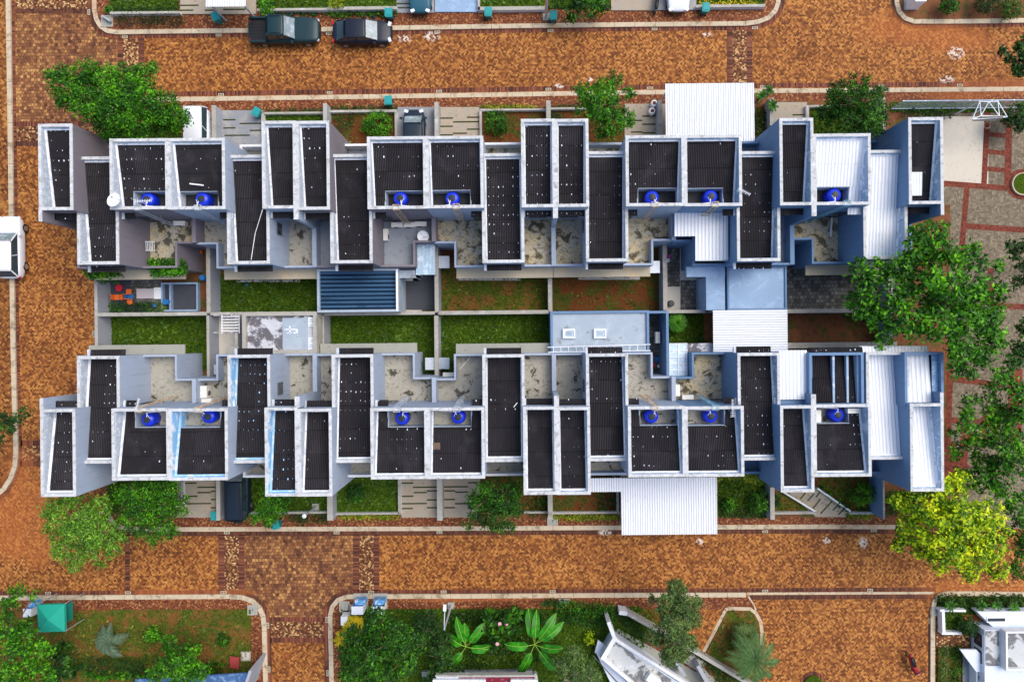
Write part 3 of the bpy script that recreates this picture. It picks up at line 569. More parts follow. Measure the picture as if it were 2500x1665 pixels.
for rk, T in ROWS.items():
    r = T['r']
    for j in range(7):
        zp = .007*(j % 2)
        N = RW(*T['N'][j], ZT); L = RW(*T['L'][j], ZL); W = RW(*T['W'][j], ZT)
        nleft = (j % 2 == 0)            # narrow wing on the left of its house
        # straighten shared lines inside a house
        wr = W[2] if r > 0 else W[3]; nr = wr; N = (N[0], N[1], nr if r > 0 else N[2], N[3] if r > 0 else nr)
        if j == 6: nleft = False
        h = thing('terraced_house', LAB[rk][j], 'house', ((N[0]+W[1])/2 if N[0] < W[0] else (W[0]+N[1])/2, (L[2]+L[3])/2, .1), 0, 'terraced houses of the upper row' if r > 0 else 'terraced houses of the lower row')
        HS[(rk,j)] = dict(o=h, N=N, L=L, W=W, nleft=nleft, r=r)
        wm, lm, tm = WALLM[rk][j], LINM[rk][j], TERM[rk][j]; kN, kL, kW = [m_roof[q] for q in ROOFK[rk][j]]
        whiteL = whiteW = whiteN = False
        if rk == 'top' and j == 6: kL = kW = m_roofwhite; whiteL = whiteW = True
        if rk == 'low' and j == 6: kL = kN = m_roofwhite; whiteL = whiteN = True
        partyW = W[0] if not nleft else W[1]; outerN = N[0] if nleft else N[1]
        if rk == 'low' and j == 0: pass
        wing(h, 'narrow_wing', N, ZT+zp, -.05, r, wm, lm, kN, 0, sheets=3, white=whiteN)
        wo = wing(h, 'wide_wing', W, ZT+zp+.003, -.05, r, wm, lm, kW, pit=(1 if nleft else -1) if j < 6 else -1, sheets=2, white=whiteW)
        if r > 0: Lr = (L[0], L[1], L[2]-.012, L[3])
        else: Lr = (L[0], L[1], L[2], L[3]+.012)
        wl = wing(h, 'long_wing', Lr, ZL+zp, ZF-.1, r, wm, lm, kL, 0, sheets=4, white=whiteL, dz=(.35,1.05), eave=None)
        # ground floor under the terrace, with the light well left open beside the party line
        yin = wr - r*.0; yout = L[2] if r > 0 else L[3]; ny = yout + r*1.70
        nx = partyW - 1.38 if nleft else partyW + 1.38
        xo = outerN; b = MB(); zf = ZF
        a0, a1 = sorted((xo, nx)); b0, b1 = sorted((nx, partyW))
        b.box(a0, a1, yin, yout, -.05, zf); b.box(b0, b1, yin, ny, -.05, zf)
        lf = L[3] if r > 0 else L[2]; fs = W[3] if r > 0 else W[2]
        l0 = N[1] if nleft else W[1]; l1 = W[0] if nleft else N[0]
        b.box(l0, l1, yin, lf - r*.01, -.05, ZF-.02)
        wf = fs + r*.65; bx0, bx1 = (N[1], W[0]+.65) if nleft else (W[1]-.65, N[0])
        b.box(bx0, bx1, lf - r*.01, wf, 2.55, 2.9)
        b.box(bx0 if nleft else bx0+.65, bx1-.65 if nleft else bx1, lf-r*.01, lf+r*.0, 0, 2.55)
        bo = b.build('ground_floor', wm, h)
        if rk == 'top': 
            if j in (0,6): skipb = True
            else: skipb = False
        else: skipb = j in (0,6)
        tf = MB(); tf.box(a0+.02, a1-.02 if nx == a1 else a1-.02, min(yin,yout)+.02, max(yin,yout)-.02, zf, zf+.012); tf.box(b0+.0, b1, min(yin,ny)+.02, max(yin,ny)-.02, zf, zf+.014); tf.build('terrace_floor', tm, bo)
        bf = MB(); bf.box(bx0, bx1, min(lf,wf), max(lf,wf), 2.9, 2.92); bf.build('balcony_floor', tm if not (rk=='low' and j==5) else m_slabgreen, bo) if (rk,j) != ('low',5) else None
        q = MB(); t = .14; zpz = 3.95
        q.box(bx0, bx1, wf, wf - r*.16, 2.9, zpz-.1)
        if nleft: q.box(bx1-.16, bx1, min(lf,wf-r*.16), max(lf,wf-r*.16), 2.9, zpz-.1)
        else: q.box(bx0, bx0+.16, min(lf,wf-r*.16), max(lf,wf-r*.16), 2.9, zpz-.1)
        q.build('balcony_parapet', m_yardwhite if j not in (4,5,6) else wm, bo)
        # terrace parapets
        q = MB(); s = -1 if nleft else 1      # direction from notch edge back toward the terrace
        q.box(a0, a1, yout, yout + r*t, zf, zpz); q.box(nx, nx+s*t, yout+r*t, ny+r*t, zf, zpz); 
        q.box(min(nx+s*0,partyW), max(nx,partyW), ny, ny+r*t, zf, zpz+.003)
        q.build('terrace_parapet', wm, bo)
        # low party wall by the light well (built by the house on its left) and tall fin at narrow wings
        if nleft and j < 6 or j == 6:
            px = partyW; 
            if j < 6: MB().box(px-.14, px+.14, min(yin,ny)+.01, max(yin,ny)-.01, zf, 4.35).build('party_wall', wm, bo)
        if (not nleft and j < 6) or j == 6 or j == 0:
            px = outerN; lo, hi = (px-.15, px+.15)
            if j == 0: lo, hi = px+.0, px+.2
            if j == 6: lo, hi = px-.2, px
            fy = yin - r*.72
            MB().box(lo, hi, min(yin,fy)-.0, max(yin,fy), zf, ZT-.02).build('party_fin', wm, bo)
            MB().box(lo, hi, min(fy,yout)+.015, max(fy,yout)-.015, zf, 4.02).build('party_wall', wm, bo)
            MB().box(lo-.01, hi+.01, min(yin,fy)-.01, max(yin,fy)-.01, ZT-.02, ZT+.03).build('coping', m_coping, bo)
        if CANOPY[rk][j]:
            c0, c1 = a0+.02, a1-.02
            MB().box(c0, c1, yout, yout - r*.70, 2.66, 2.78).build('canopy', m_canopy if r > 0 else m_canopyg, bo, label='flat concrete sun shade along the yard side')
        # openings toward the yard
        nxm = (N[0]+N[1])/2
        window(wo, (W[0]+.55 if nleft else W[1]-.55), wr, 3.05, .8, 2.1, 0, -r, name='door')
        window(h, nxm, wr, 3.9, 1.3, 1.3, 0, -r)
        window(bo, (L[0]+L[1])/2, yout, .15, 2.2, 2.2, 0, -r, name='patio_door')
        if (rk,j) in (('top',1),('low',1),('top',4),('low',4)): 
            side = 1 if nleft is False and j == 1 else -1
            wx = L[1] if side > 0 else L[0]
            window(wl, wx, P(0,564,5).y-.07 if r > 0 else P(0,955,5).y, 4.55, .85, .95, side, 0)
        # street side openings
        window(h, nxm, N[3] if r > 0 else N[2], 3.8, 1.4, 2.0, 0, r); window(h, (W[0]+W[1])/2, fs, 3.9, 2.4, 1.5, 0, r); window(h, (W[0]+W[1])/2+(.7 if nleft else -.7), fs, .15, 1.0, 2.2, 0, r, name='front_door'); window(h, (W[0]+W[1])/2-(.8 if nleft else -.8), fs, .9, 1.4, 1.3, 0, r)
        # roof ladder beside the light well
        lx = partyW - 1.95 if nleft else partyW + 1.95
        if (rk,j) not in (('top',6),):
            lm_ = m_bluesteel if (rk,j) in (('low',5),('low',6)) else (m_rust if (rk,j) not in (('top',0),('top',1),('low',2),('low',3)) else m_steel)
            if (rk,j) != ('low',6): ladder(h, lx, wr, r, ZT+zp, ZF, lm_, side=.0)
        if (rk,j) == ('top',6): ladder(h, P(2062,0,7.7).x, wr, r, ZT, ZF, m_bluesteel, side=-.8)
# ---------------------------------------------------------------- yard walls, extensions, carports
def ywall(px, label, z=1.85, m_=None, name='yard_wall', zb=0.0, cap=True):
    x0,x1,y0,y1 = RW(*px, z); t = thing(name, label, 'wall', ((x0+x1)/2,(y0+y1)/2,.1))
    MB().box(x0,x1,y0,y1,zb,z-.04).build('wall_body', m_ or m_wallgrey, t); MB().box(x0-.01,x1+.01,y0-.01,y1+.01,z-.04,z).build('wall_cap', m_yard, t); return t
for a in (((231,238,683,845),'boundary wall beside the left road, end of the two leftmost yards'),((238,504,763,771),'wall between the furnished patio and the leftmost lawn'),
  ((504,513,598,764),'tall cracked wall between furnished patio and the lawn below the wire roof house'),((513,774,761.5,768),'thin wall behind the black stained flat extension roof'),
  ((775,1061,762,769),'wall below the ribbed blue roof'),((1061,1070,590,763),'wall between dark tiled patio and the first red earth lawn'),((1061,1070,771,925),'wall crossed by two metal boxes between two lower lawns'),
  ((1070,1340,758.5,767),'wall along the bottom of the first red earth lawn'),((1338.5,1348,680,760),'short wall between the two red earth lawns'),((781,791,767,862),'wall right of the glass block extension'),
  ((1619,1628,596,757),'wall left of the hexagon tiled patio'),((1628,1722,757,764),'wall below the hexagon tiled patio'),((1923,2178,754,763),'tan wall between grey stone yard and dark soil yard'),
  ((505,511,771,925),'wall at the right end of the leftmost lawn'),((2170,2180,640,850),'blue wall under the big green tree by the plaza')):
    ywall(a[0], a[1])
ywall((1923,2190,836,849), 'blue ledge wall under the dark soil yard', 1.5, m_wallblue2)
ywall((574,580,768,868), 'wall of the narrow shaft beside the black stained extension', 2.4)
for a, l in (((517,527,258,340),'front party wall beside the white van'),((789,798,253,300),'front party wall left of the shrub bed with the round bush'),((1061,1070,250,337),'front party wall right of the black parked car'),
  ((1334,1344,246,295),'front party wall above the pair of narrow roofs'),((1607,1617,245,333),'front party wall left of the white street carport'),((1880,1889,240,306),'front party wall right of the frangipani bed'),((2156,2161,237,328),'thin front wall at the right end garden'),
  ((528,537,1171,1270),'front party wall left of the black van'),((799,812,1206,1270),'front party wall right of the lamp garden'),((1067,1080,1170,1270),'front party wall between the two cream slotted driveways'),
  ((1338,1349,1203,1267),'front party wall right of the lower middle tree'),((1881,1891,1190,1268),'front party wall left of the triangular bed'),((2156,2160,1171,1267),'tall blue front wall beside the yellow green tree')):
    ywall(a, l, 1.3 if '2156' not in str(a) else 2.2, m_wallblue2 if 'blue' in l else m_wallgrey, 'front_wall')
for a, l in (((644,789,274,278),'low white wall of the plain lawn bed'),((805,968,269,274),'low white wall in front of the round bush bed'),((964,969,274,337),'low side wall left of the black parked car'),
  ((1172,1334,266,270),'low wall behind bright strip plants'),((1171,1176,270,335),'low side wall beside the cream driveway with grass joints'),((1344,1430,263,267),'low wall left of the tree by the narrow roofs'),
  ((1975,2060,257,261),'low wall of the upper right garden'),((1969,1975,258,292),'low side wall of the upper right garden'),((612,798,1250,1254),'low wall below the lamp garden'),((813,974,1252,1256),'low white wall with yellow grass, middle left'),
  ((972,979,1170,1256),'low white side wall left of the grey slotted driveway'),((1280,1338,1249,1253),'low wall right of the lower middle tree'),((1349,1512,1250,1254),'low wall above yellow grass left of the big white carport'),
  ((1506,1510,1200,1250),'low side wall touching the big white carport'),((1891,1993,1250,1255),'low white wall along the base of the triangular bed'),((2075,2142,1250,1255),'low white wall below the round bush garden'),
  ((442,447,1175,1245),'low white wall at the shaded garden under the left tree'),((638,644,276,340),'low wall at the end of the grey driveway'),
  ((628,800,21,26),'low white wall by the pickup truck'),((800,969,17,24),'low white wall by the black sedan'),((1167,1330,17,25),'low white wall right of the blue drive'),((1700,1868,12,18),'low white wall behind the yellow flowers'),((268,438,29,34),'low pale wall in the purple hedge'),((1166,1171,-80,25),'low white side wall at the blue drive')):
    ywall(a, l, .55, m_yardwhite, 'low_wall')
def dwall(p, q, w, z, label, m_, name='low_wall'):
    a, b = P(*p, z), P(*q, z); t = thing(name, label, 'wall', ((a.x+b.x)/2,(a.y+b.y)/2,.1))
    MB().cbox((a.x+b.x)/2,(a.y+b.y)/2,z/2,(b-a).length,w,z,math.atan2(b.y-a.y,b.x-a.x)).build('wall_body', m_, t); return t
dwall((1913,1201),(1993,1250),.13,.55,'slanting white wall on the left of the slanted driveway',m_yardwhite); dwall((1996,1192),(2077,1248),.13,.55,'slanting white wall on the right of the slanted driveway',m_yardwhite)
dwall((248,38),(268,52),.14,.5,'short slanted pale wall beside the round green bush',m_wallgrey)

def ext(house, px, z, wm, rm, par=.2, depth=.3, name='extension', z0=0, ridge=None, white=False):
    x0,x1,y0,y1 = RW(*px, z); m1 = MB(); ring(m1, x0,x1,y0,y1,par,z0,z); o = m1.build(name, wm, house)
    if ridge: rb = MB().corr(y0+par, y1-par, x0+par, z-depth, x1-par, z-depth-.05, pitch=ridge, amp=.045, flat=0, axis='y')
    else: rb = MB().box(x0+par, x1-par, y0+par, y1-par, z-depth-.1, z-depth)
    rb.build(name+'_roof', rm, o); return o, (x0,x1,y0,y1)
g = lambda r, j: HS[(r,j)]['o']
h = g('top',2); o, R_ = ext(h, (774,972,656,762), 3.3, m_slabgrey, m_roofblue, .17, .25, ridge=.165)
x0,x1,y0,y1 = RW(967,972,657,760,3.35); MB().box(x0,x1,y0,y1,3.301,3.36).build('gutter', m_whiteframe, o)
def flatroof(house, px, z, m_, th=.08, name='flat_canopy', posts=True, wave=None, axis='x', m_post=None):
    x0,x1,y0,y1 = RW(*px, z); mb = MB()
    if wave:
        if axis == 'x': mb.corr(x0,x1,y1,z,y0,z-.02,pitch=wave[0],amp=wave[1],flat=wave[2],axis='x')
        else: mb.corr(y0,y1,x0,z,x1,z-.02,pitch=wave[0],amp=wave[1],flat=wave[2],axis='y')
    else: mb.box(x0,x1,y0,y1,z-th,z)
    o = mb.build(name, m_, house)
    if posts:
        p = MB()
        for x in (x0+.08,x1-.08):
            for y in (y0+.08,y1-.08): p.box(x-.04,x+.04,y-.04,y+.04,.1,z-.1)
        if wave:
            for y in (y0+.1,(y0+y1)/2,y1-.1): p.box(x0+.02,x1-.02,y-.03,y+.03,z-.12,z-.055)
        p.build('canopy_frame', m_post or m_steel, o)
    return o, (x0,x1,y0,y1)
flatroof(h, (1015,1062,597,671), 2.9, m_glassl, name='clear_canopy', wave=(.10,.018,0)); flatroof(h, (972,1015,660,679), 2.75, m_slabgrey)
x0,x1,y0,y1 = RW(1014,1019,588,660,3.0)
h = g('low',1); o, R_ = ext(h, (591,773,762,864), 3.3, m_yard, m_slabdark, .26, .3)
def patch(par, px, z, m_, name, th=.012): x0,x1,y0,y1 = RW(*px, z); return MB().box(x0,x1,y0,y1,z,z+th).build(name, m_, par)
patch(o, (690,752,776,862), 3.0, m_slabgrey, 'screed_patch')
for (y0_, n_) in ((775,2),(824,3)):
    for i in range(n_):
        b_ = patch(o, (753,765,y0_+12*i,y0_+11+12*i), 3.0, m_whiteframe, 'glass_block', .06); patch(b_, (755.5,762.5,y0_+3+12*i,y0_+9+12*i), 3.062, m_glassl, 'pane', .02)
mk = MB()
for (x0_,x1_,y0_,y1_) in ((706,709,796,815),(694,722,803,805.5),(700,712,812,814),(722,727,803,813),(717,724,811,814)):
    a,b_,c_,d_ = RW(x0_,x1_,y0_,y1_,3.02); mk.box(a,b_,c_,d_,3.013,3.022)
mk.build('paint_mark', m_caulk, o)
t = MB(); 
for i in range(6):
    a,b_,c_,d_ = RW(540,584,772+7*i,774+7*i,2.6); t.box(a,b_,c_,d_,2.56,2.6)
for xx in (540,582):
    a,b_,c_,d_ = RW(xx,xx+2,769,814,2.6); t.box(a,b_,c_,d_,2.5,2.555)
for xx, yy in ((541,771),(582,771),(541,812),(582,812)): q = P(xx,yy,1.3); t.box(q.x-.03,q.x+.03,q.y-.03,q.y+.03,.1,2.5)
po = thing('pergola', 'small white slatted pergola beside the black stained extension', 'pergola', P(562,792,.1)); t.build('slats', m_whiteframe, po)
a,b_,c_,d_ = RW(550,582,797,826,1.4); MB().box(a,b_,c_,d_,.1,1.4).build('dark_opening', m_glass, g('low',1)) if False else None
flatroof(h, (553,583,846,867), 2.6, m_canopyg, name='small_slab')
h = g('low',4); o, R_ = ext(h, (1344,1585,759,864), 3.4, m_wallblue2, m_slabgrey, .17, .2)
for xx in (1389,1465):
    s_ = MB(); a,b_,c_,d_ = RW(xx-15,xx+15,803,826,3.4); ring(s_,a,b_,c_,d_,.09,3.2,3.4); so_ = s_.build('skylight', m_whiteframe, o); MB().box(a+.09,b_-.09,c_+.09,d_-.09,3.2,3.34).build('pane', m_glassl, so_); MB().box(a+.22,b_-.22,c_+.2,d_-.2,3.341,3.36).build('diffuser', m_slabgrey, so_)
s_ = MB(); a,b_,c_,d_ = RW(1583,1633,759,930,3.2); s_.box(b_-.18,b_,c_,d_,0,3.2); s_.box(a,b_-.18,d_-.17,d_,0,3.2); s_.build('shaft_wall', m_wallblue2, h)
ld = MB(); A, B = P(1337,848,3.55), P(1588,841,3.55); C_, D_ = P(1338,860,3.55), P(1588,856,3.55)
ld.tube(A,B,.035); ld.tube(C_,D_,.035)
for i in range(13):
    t_ = (i+.7)/13.4; ld.tube(A.lerp(B,t_), C_.lerp(D_,t_), .024)
L_ = thing('lying_ladder', 'long aluminium ladder lying across the blue skylight roof', 'ladder', A); ld.build('ladder_frame', m_whiteframe, L_)
# upper house six: white L roof, blue slabs
h = g('top',5)
a,b_,c_,d_ = RW(1698,1778,520,634,5.2); e,f_,g_,i_ = RW(1647,1698,520,577,5.2)
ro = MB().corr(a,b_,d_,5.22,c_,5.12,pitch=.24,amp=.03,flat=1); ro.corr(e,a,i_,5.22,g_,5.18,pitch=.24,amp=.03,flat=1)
mb = MB().box(a+.08,b_-.05,c_+.12,d_,3.0,5.08); mb.box(e+.08,a+.06,g_+.12,i_,3.0,5.1); eo = mb.build('terrace_room', m_wallblue2, h); ro.build('white_roof', m_roofwhite, eo)
gt = MB().box(a,b_,c_-.06,c_+.02,5.0,5.08); gt.build('gutter', m_steel, eo)
o, _r = ext(h, (1776,1921,650,757), 3.3, m_wallblue2, m_slabblue, .13, .12); a,b_,c_,d_ = RW(1676,1770,651,676,3.15); mb = MB().box(a,b_,c_,d_,2.7,3.15); a2,b2,c2,d2 = RW(1724,1770,676,757,3.15)
mb.box(a2,b2,c2,c_,0,3.15); mb.build('side_extension', m_slabblue, h)
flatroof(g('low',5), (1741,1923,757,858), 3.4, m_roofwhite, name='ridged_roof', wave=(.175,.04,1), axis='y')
h = g('low',5); flatroof(h, (1678,1740,838,859), 2.8, m_slabdark, name='small_slab')
pg = thing('glass_pergola', 'white framed glass pergola over a small blue yard', 'pergola', P(1656,880,.1)); a,b_,c_,d_ = RW(1634,1678,838,921,2.9)
MB().box(a,b_,c_,d_,2.84,2.86).build('glass_panel', m_glassl, pg); t = MB()
for xx in (a,(a+b_)/2-.02,b_-.05): t.box(xx,xx+.05,c_,d_,2.861,2.92)
for k in range(6): yy = c_+(d_-c_-.05)*k/5; t.box(a,b_,yy,yy+.05,2.921,2.95)
for xx in (a+.03,b_-.03):
    for yy in (c_+.03,d_-.03): t.box(xx-.03,xx+.03,yy-.03,yy+.03,.1,2.83)
t.build('frame', m_whiteframe, pg)
# lower house seven extras
h = g('low',6)
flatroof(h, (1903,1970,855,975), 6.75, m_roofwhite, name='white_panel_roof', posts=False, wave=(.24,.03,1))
a,b_,c_,d_ = RW(1905,1985,862,990,6.6); MB().box(a,b_-.02,c_,d_,3.0,6.55).build('upper_room', m_wallblue2, h)
m1 = MB(); a,b_,c_,d_ = RW(1976,2109,861,992,7.2); ring(m1,a,b_,c_+.0,d_,.17,2.9,7.2); o = m1.build('rear_wing', m_wallblue2, h)
MB().corr(a+.17,b_-.3,c_+.17,6.75,d_-.17,6.35,pitch=.115,amp=.02,sheets=2).build('roof', m_roof[0], o)
st = MB()
for xx in (2033,2067,2098): q, w_ = P(xx,0,6.8), P(xx+5,0,6.8); y_ = P(2030,920,6.8).y; st.box(P(xx,920,6.8).x,P(xx+5,920,6.8).x,c_+.2,d_-.2,6.5,6.79)
st.build('sealing_strip', m_lininggrey, o); MB().box(b_-.3,b_-.17,c_+.17,d_-.17,6.2,6.9).build('parapet_lining', m_slabblue, o)
a,b_,c_,d_ = RW(1973,2107,848,861,6.4); MB().corr(a,b_,c_,6.45,d_,6.35,pitch=.083,amp=.017).build('eave_roof', m_roof[1], o)
a,b_,c_,d_ = RW(2107,2268,845,861,6.5); MB().corr(a,b_,c_,6.5,d_,6.4,pitch=.22,amp=.03,flat=1).build('white_eave', m_roofwhite, o)
m1 = MB(); a,b_,c_,d_ = RW(2209,2304,860,992,7.2); ring(m1,a,b_,c_,d_,.17,-.05,7.2); o = m1.build('corner_wing', m_wallblue2, h)
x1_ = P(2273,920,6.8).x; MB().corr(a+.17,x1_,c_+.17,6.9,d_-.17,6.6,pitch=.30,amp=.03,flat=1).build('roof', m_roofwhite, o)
MB().box(x1_,b_-.17,c_+.17,d_-.17,6.85,6.9).build('creased_sheet', m_bluewrap, o)
a,b_,c_,d_ = RW(2120,2204,862,985,6.9)
# white sheet patched on the top right narrow roof
a,b_,c_,d_ = RW(2226,2253,420,477,6.9); MB().corr(a,b_,c_,6.76,d_,6.84,pitch=.2,amp=.02,flat=1).build('patched_sheet', m_roofwhite, g('top',6))
a,b_,c_,d_ = RW(954,972,1081,1107,7.1) ; a,b_,c_,d_ = RW(1053,1074,1081,1107,7.1); MB().corr(a,b_,c_,7.0,d_,7.0,pitch=.083,amp=.017).build('brown_patch_sheet', mat('brown_roof_sheet',(.17,.12,.09),.8), g('low',3))
# carports
def carport(px_list, z, label, posts=((0,0),(1,0),(0,1),(1,1))):
    t = None
    for px in px_list:
        x0,x1,y0,y1 = RW(*px, z)
        if t is None: t = thing('carport', label, 'carport', ((x0+x1)/2,(y0+y1)/2,.1), 0, 'white metal carports')
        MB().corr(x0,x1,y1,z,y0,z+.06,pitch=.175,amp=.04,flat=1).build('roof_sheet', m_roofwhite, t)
        f = MB()
        for yy in (y0+.15,(y0+y1)/2,y1-.15): f.box(x0+.05,x1-.05,yy-.03,yy+.03,z-.14,z-.04)
        for xx in (x0+.2,x1-.2): f.box(xx-.03,xx+.03,y0+.3,y1-.3,z-.22,z-.141)
        f.build('frame', m_steel, t)
        for u in (x0+.25,x1-.25):
            for v in (y0+.25,y1-.25): MB().box(u-.05,u+.05,v-.05,v+.05,.1,z-.22).build('post', m_steel, t)
    return t
carport([(1625,1841,204,347)], 3.0, 'large white corrugated carport reaching the upper street')
carport([(1517,1750,1166,1304),(1441,1516.5,1167,1200)], 3.0, 'large white corrugated carport reaching the lower street, with stained seam')
carport([(503,600,-70,18)], 2.8, 'small white corrugated carport cut by the top edge')
# ---------------------------------------------------------------- roof top equipment
def make_tank():
    t = thing('water_tank', 'x', 'water tank', (0,0,0), 0, 'blue rooftop water tanks')
    MB().lathe((0,0,0), [(.45,0),(.47,.04),(.46,.10),(.475,.2),(.46,.3),(.475,.42),(.46,.52),(.475,.64),(.46,.75),(.44,.84),(.36,.93),(.24,.985),(.22,.99)], 28).build('tank_body', m_tank, t, smooth=True)
    l = MB().lathe((0,0,.985), [(.225,0),(.23,.03),(.20,.07),(.08,.09),(.02,.09)], 20)
    for i in range(8): a = i*math.pi/4; l.tube((.07*math.cos(a),.07*math.sin(a),1.078),(.2*math.cos(a),.2*math.sin(a),1.062),.014,n=4)
    l.build('lid', m_lid, t)
    return t
TK = make_tank(); first = True
ordw = ['leftmost','second from left','third from left','fourth from left','fifth from left','sixth from left','rightmost']
for rk, pts in (('top',((350,484),(485,483),(974,481),(1102,481),(1595,479),(1740,477),(2045,473))),('low',((352,1026),(500,1019),(978,1023),(1117,1020),(1594,1019),(1740,1018),(2052,1015)))):
    for k, (x, y) in enumerate(pts):
        t = TK if first else copy_tree(TK); first = False
        r = 1 if rk == 'top' else -1; q = P(x, y, 7.0); t.location = (q.x, q.y, 5.76 + .05*random.random()); t.scale.z = random.uniform(.84,.96)
        t.rotation_euler.z = random.uniform(0,6)
        t['label'] = 'blue round water tank with black lid, %s in the %s row of roofs' % (ordw[k], 'upper' if r > 0 else 'lower')
        # white feed pipe
        sgn = 1 if k in (0,2,4) else -1
        hr = HS[(rk, (0,1,2,3,4,5,6)[k])]; W_ = hr['W']; yr = (W_[2] if r > 0 else W_[3]) + r*.25
        e = (W_[1]-.2) if sgn > 0 else (W_[0]+.2)
        m1 = MB().path([(q.x+sgn*.1,q.y-r*.2,6.85),(q.x+sgn*.15,yr+r*.1,6.95),(e,yr,6.6)], .032); m1.path([(q.x+sgn*.3,q.y,6.5),(q.x+sgn*.25,q.y-r*.1,6.8),(q.x+sgn*.1,yr+r*.1,6.95)],.015)
        m1.build('water_pipe', m_pvc, hr['o'])
def dish(px, py, z, rr, label, tilt=(.35,.2)):
    q = P(px,py,z); t = thing('satellite_dish', label, 'satellite dish', (0,0,0))
    m1 = MB().lathe((0,0,0), [(.01,0),(rr*.4,.02),(rr*.75,.06),(rr,.12),(rr*1.01,.125),(rr*.98,.10),(rr*.7,.03),(rr*.3,-.02),(.01,-.03)], 28, cap=False); m1.build('reflector', m_dish, t, smooth=True)
    MB().tube((rr*.9,0,.1),(.15,0,.5),.018).tube((-rr*.9*.5,rr*.8,.1),(.15,0,.5),.014).cbox(.15,0,.5,.09,.09,.1).build('feed_arm', m_steel, t)
    MB().tube((0,0,-.02),(0.1,0,-.5),.03).build('mount', m_steel, t)
    t.location = q; t.rotation_euler = (tilt[0], tilt[1], 0); return t
dish(281,490,8.1,.47,'white satellite dish on the parapet left of a blue tank',(-.25,-.15)); dish(1034,577,3.9,.41,'grey white satellite dish on the grey screed terrace',(.3,-.1))
def ac(px, py, z, rz, label, sx=.82, sy=.32, sz=.55):
    q = P(px,py,z+sz); t = thing('air_conditioner', label, 'air conditioner', (0,0,0), 0, 'outdoor air conditioner units')
    MB().box(-sx/2,sx/2,-sy/2,sy/2,0.05,sz).build('casing', m_acunit, t); MB().lathe((0,0,0),[(.2,0),(.2,.012)],16).build('fan_grille', m_frame, t)
    f = t.children[-1]; f.rotation_euler = (math.pi/2,0,0); f.location = (-.12,-sy/2,.3)
    MB().box(-sx/2+.08,-sx/2+.14,-sy/2-.02,sy/2+.02,0,.05).box(sx/2-.14,sx/2-.08,-sy/2-.02,sy/2+.02,0,.05).build('feet', m_steel, t)
    t.location = (q.x,q.y,z); t.rotation_euler.z = rz; return t
PI = math.pi
ac(437,545,3.02,0,'cream air conditioner on the tan terrace under the leftmost roof ladder'); ac(969,549,3.02,0,'left of three cream air conditioners in a row on the screed terrace'); ac(999,549,3.02,0,'middle of three cream air conditioners in a row on the screed terrace'); ac(1027,547,3.02,0,'right of three cream air conditioners in a row on the screed terrace')
ac(941,573,3.02,PI/2,'cream air conditioner standing sideways at the long wall of the screed terrace'); ac(494,957,3.02,PI/2,'large grey air conditioner box on the lower left terrace',.85,.6,.7); ac(502,978,3.02,0,'white air conditioner below the large grey box')
ac(1655,953,3.02,PI/2,'upright white air conditioner against the low party wall, lower right terrace'); ac(1680,970,3.02,0,'white air conditioner with curved pipe by the blue ladder'); ac(1999,1016,5.8,PI/2,'air conditioner left of the rightmost lower tank'); ac(2086,1003,6.3,0,'air conditioner right of the rightmost lower tank',.85); ac(2113,1014,6.3,PI/2,'air conditioner against the wall at the corner of the rightmost tank roof')
ac(1096,915,1.2,0,'blue grey air conditioner in the lower light well',.9); ac(1606,824,1.2,PI/2,'white air conditioner in the blue shaft')
def antenna(px, py, z, rz, label, ln=1.0):
    q = P(px,py,z); t = thing('tv_antenna', label, 'antenna', (0,0,0)); m1 = MB().tube((-ln/2,0,0),(ln/2,0,0),.016)
    for i in range(11): x = -ln/2+ln*i/10; w_ = .20 if i > 2 else .32; m1.tube((x,-w_/2,0),(x,w_/2,0),.011,n=4)
    m1.tube((-ln/2,-.18,-.12),(-ln/2,.18,.12),.012,n=4); m1.build('elements', m_whiteframe, t)
    MB().tube((-ln/4,0,0),(-ln/4,0,-1.0),.02).build('mast', m_steel, t); t.location = q; t.rotation_euler.z = rz; return t
antenna(348,491,7.9,.05,'white TV antenna over the leftmost upper blue tank',1.1); antenna(1817,468,7.9,-.5,'small white TV antenna leaning over the upper long roof',.8); antenna(1789,996,8.0,PI/2,'white TV antenna above the lower roof beside the sixth tank',1.1); antenna(335,988,8.0,PI/2-.3,'small TV antenna at the lower left roof ladder',.8)
# loose wire over a roof, clothes rack, sticks
def line(pts, r, m_, name, label, cat):
    v = [P(*p) for p in pts]; t = thing(name, label, cat, v[0]); MB().path(v, r).build('strand', m_, t); return t
line([(641,512,7.75),(623,570,6.9),(613,635,6.7)], .022, m_pvc, 'loose_wire', 'long white wire sagging across a dark long roof', 'wire')
rk_ = thing('clothes_rack', 'small white slatted rack leaning on the lilac wall', 'rack', P(367,600,3.1)); m1 = MB()
for i in range(6): a, b_ = P(356+4*i,590,4.2), P(357+4*i,612,4.1); m1.tube(a,b_,.018)
m1.tube(P(355,590,4.2),P(378,590,4.2),.018); m1.tube(P(355,612,4.1),P(379,612,4.1),.018); m1.tube(P(355,590,4.2),P(355,590,3.1),.02); m1.tube(P(379,612,4.1),P(379,612,3.1),.02); m1.build('frame', m_whiteframe, rk_)
line([(1122,902,3.1),(1149,871,3.1)], .03, m_whiteframe, 'pipe_stick', 'white stick lying on the mossy grey terrace', 'stick'); line([(2031,532,3.15),(2028,577,3.15)], .08, m_whiteframe, 'white_plank', 'white plank lying on the upper right tan terrace', 'plank')
line([(967,448,7.2),(996,454,7.2)], .03, m_pvc, 'roof_batten', 'x', 'batten') if False else None
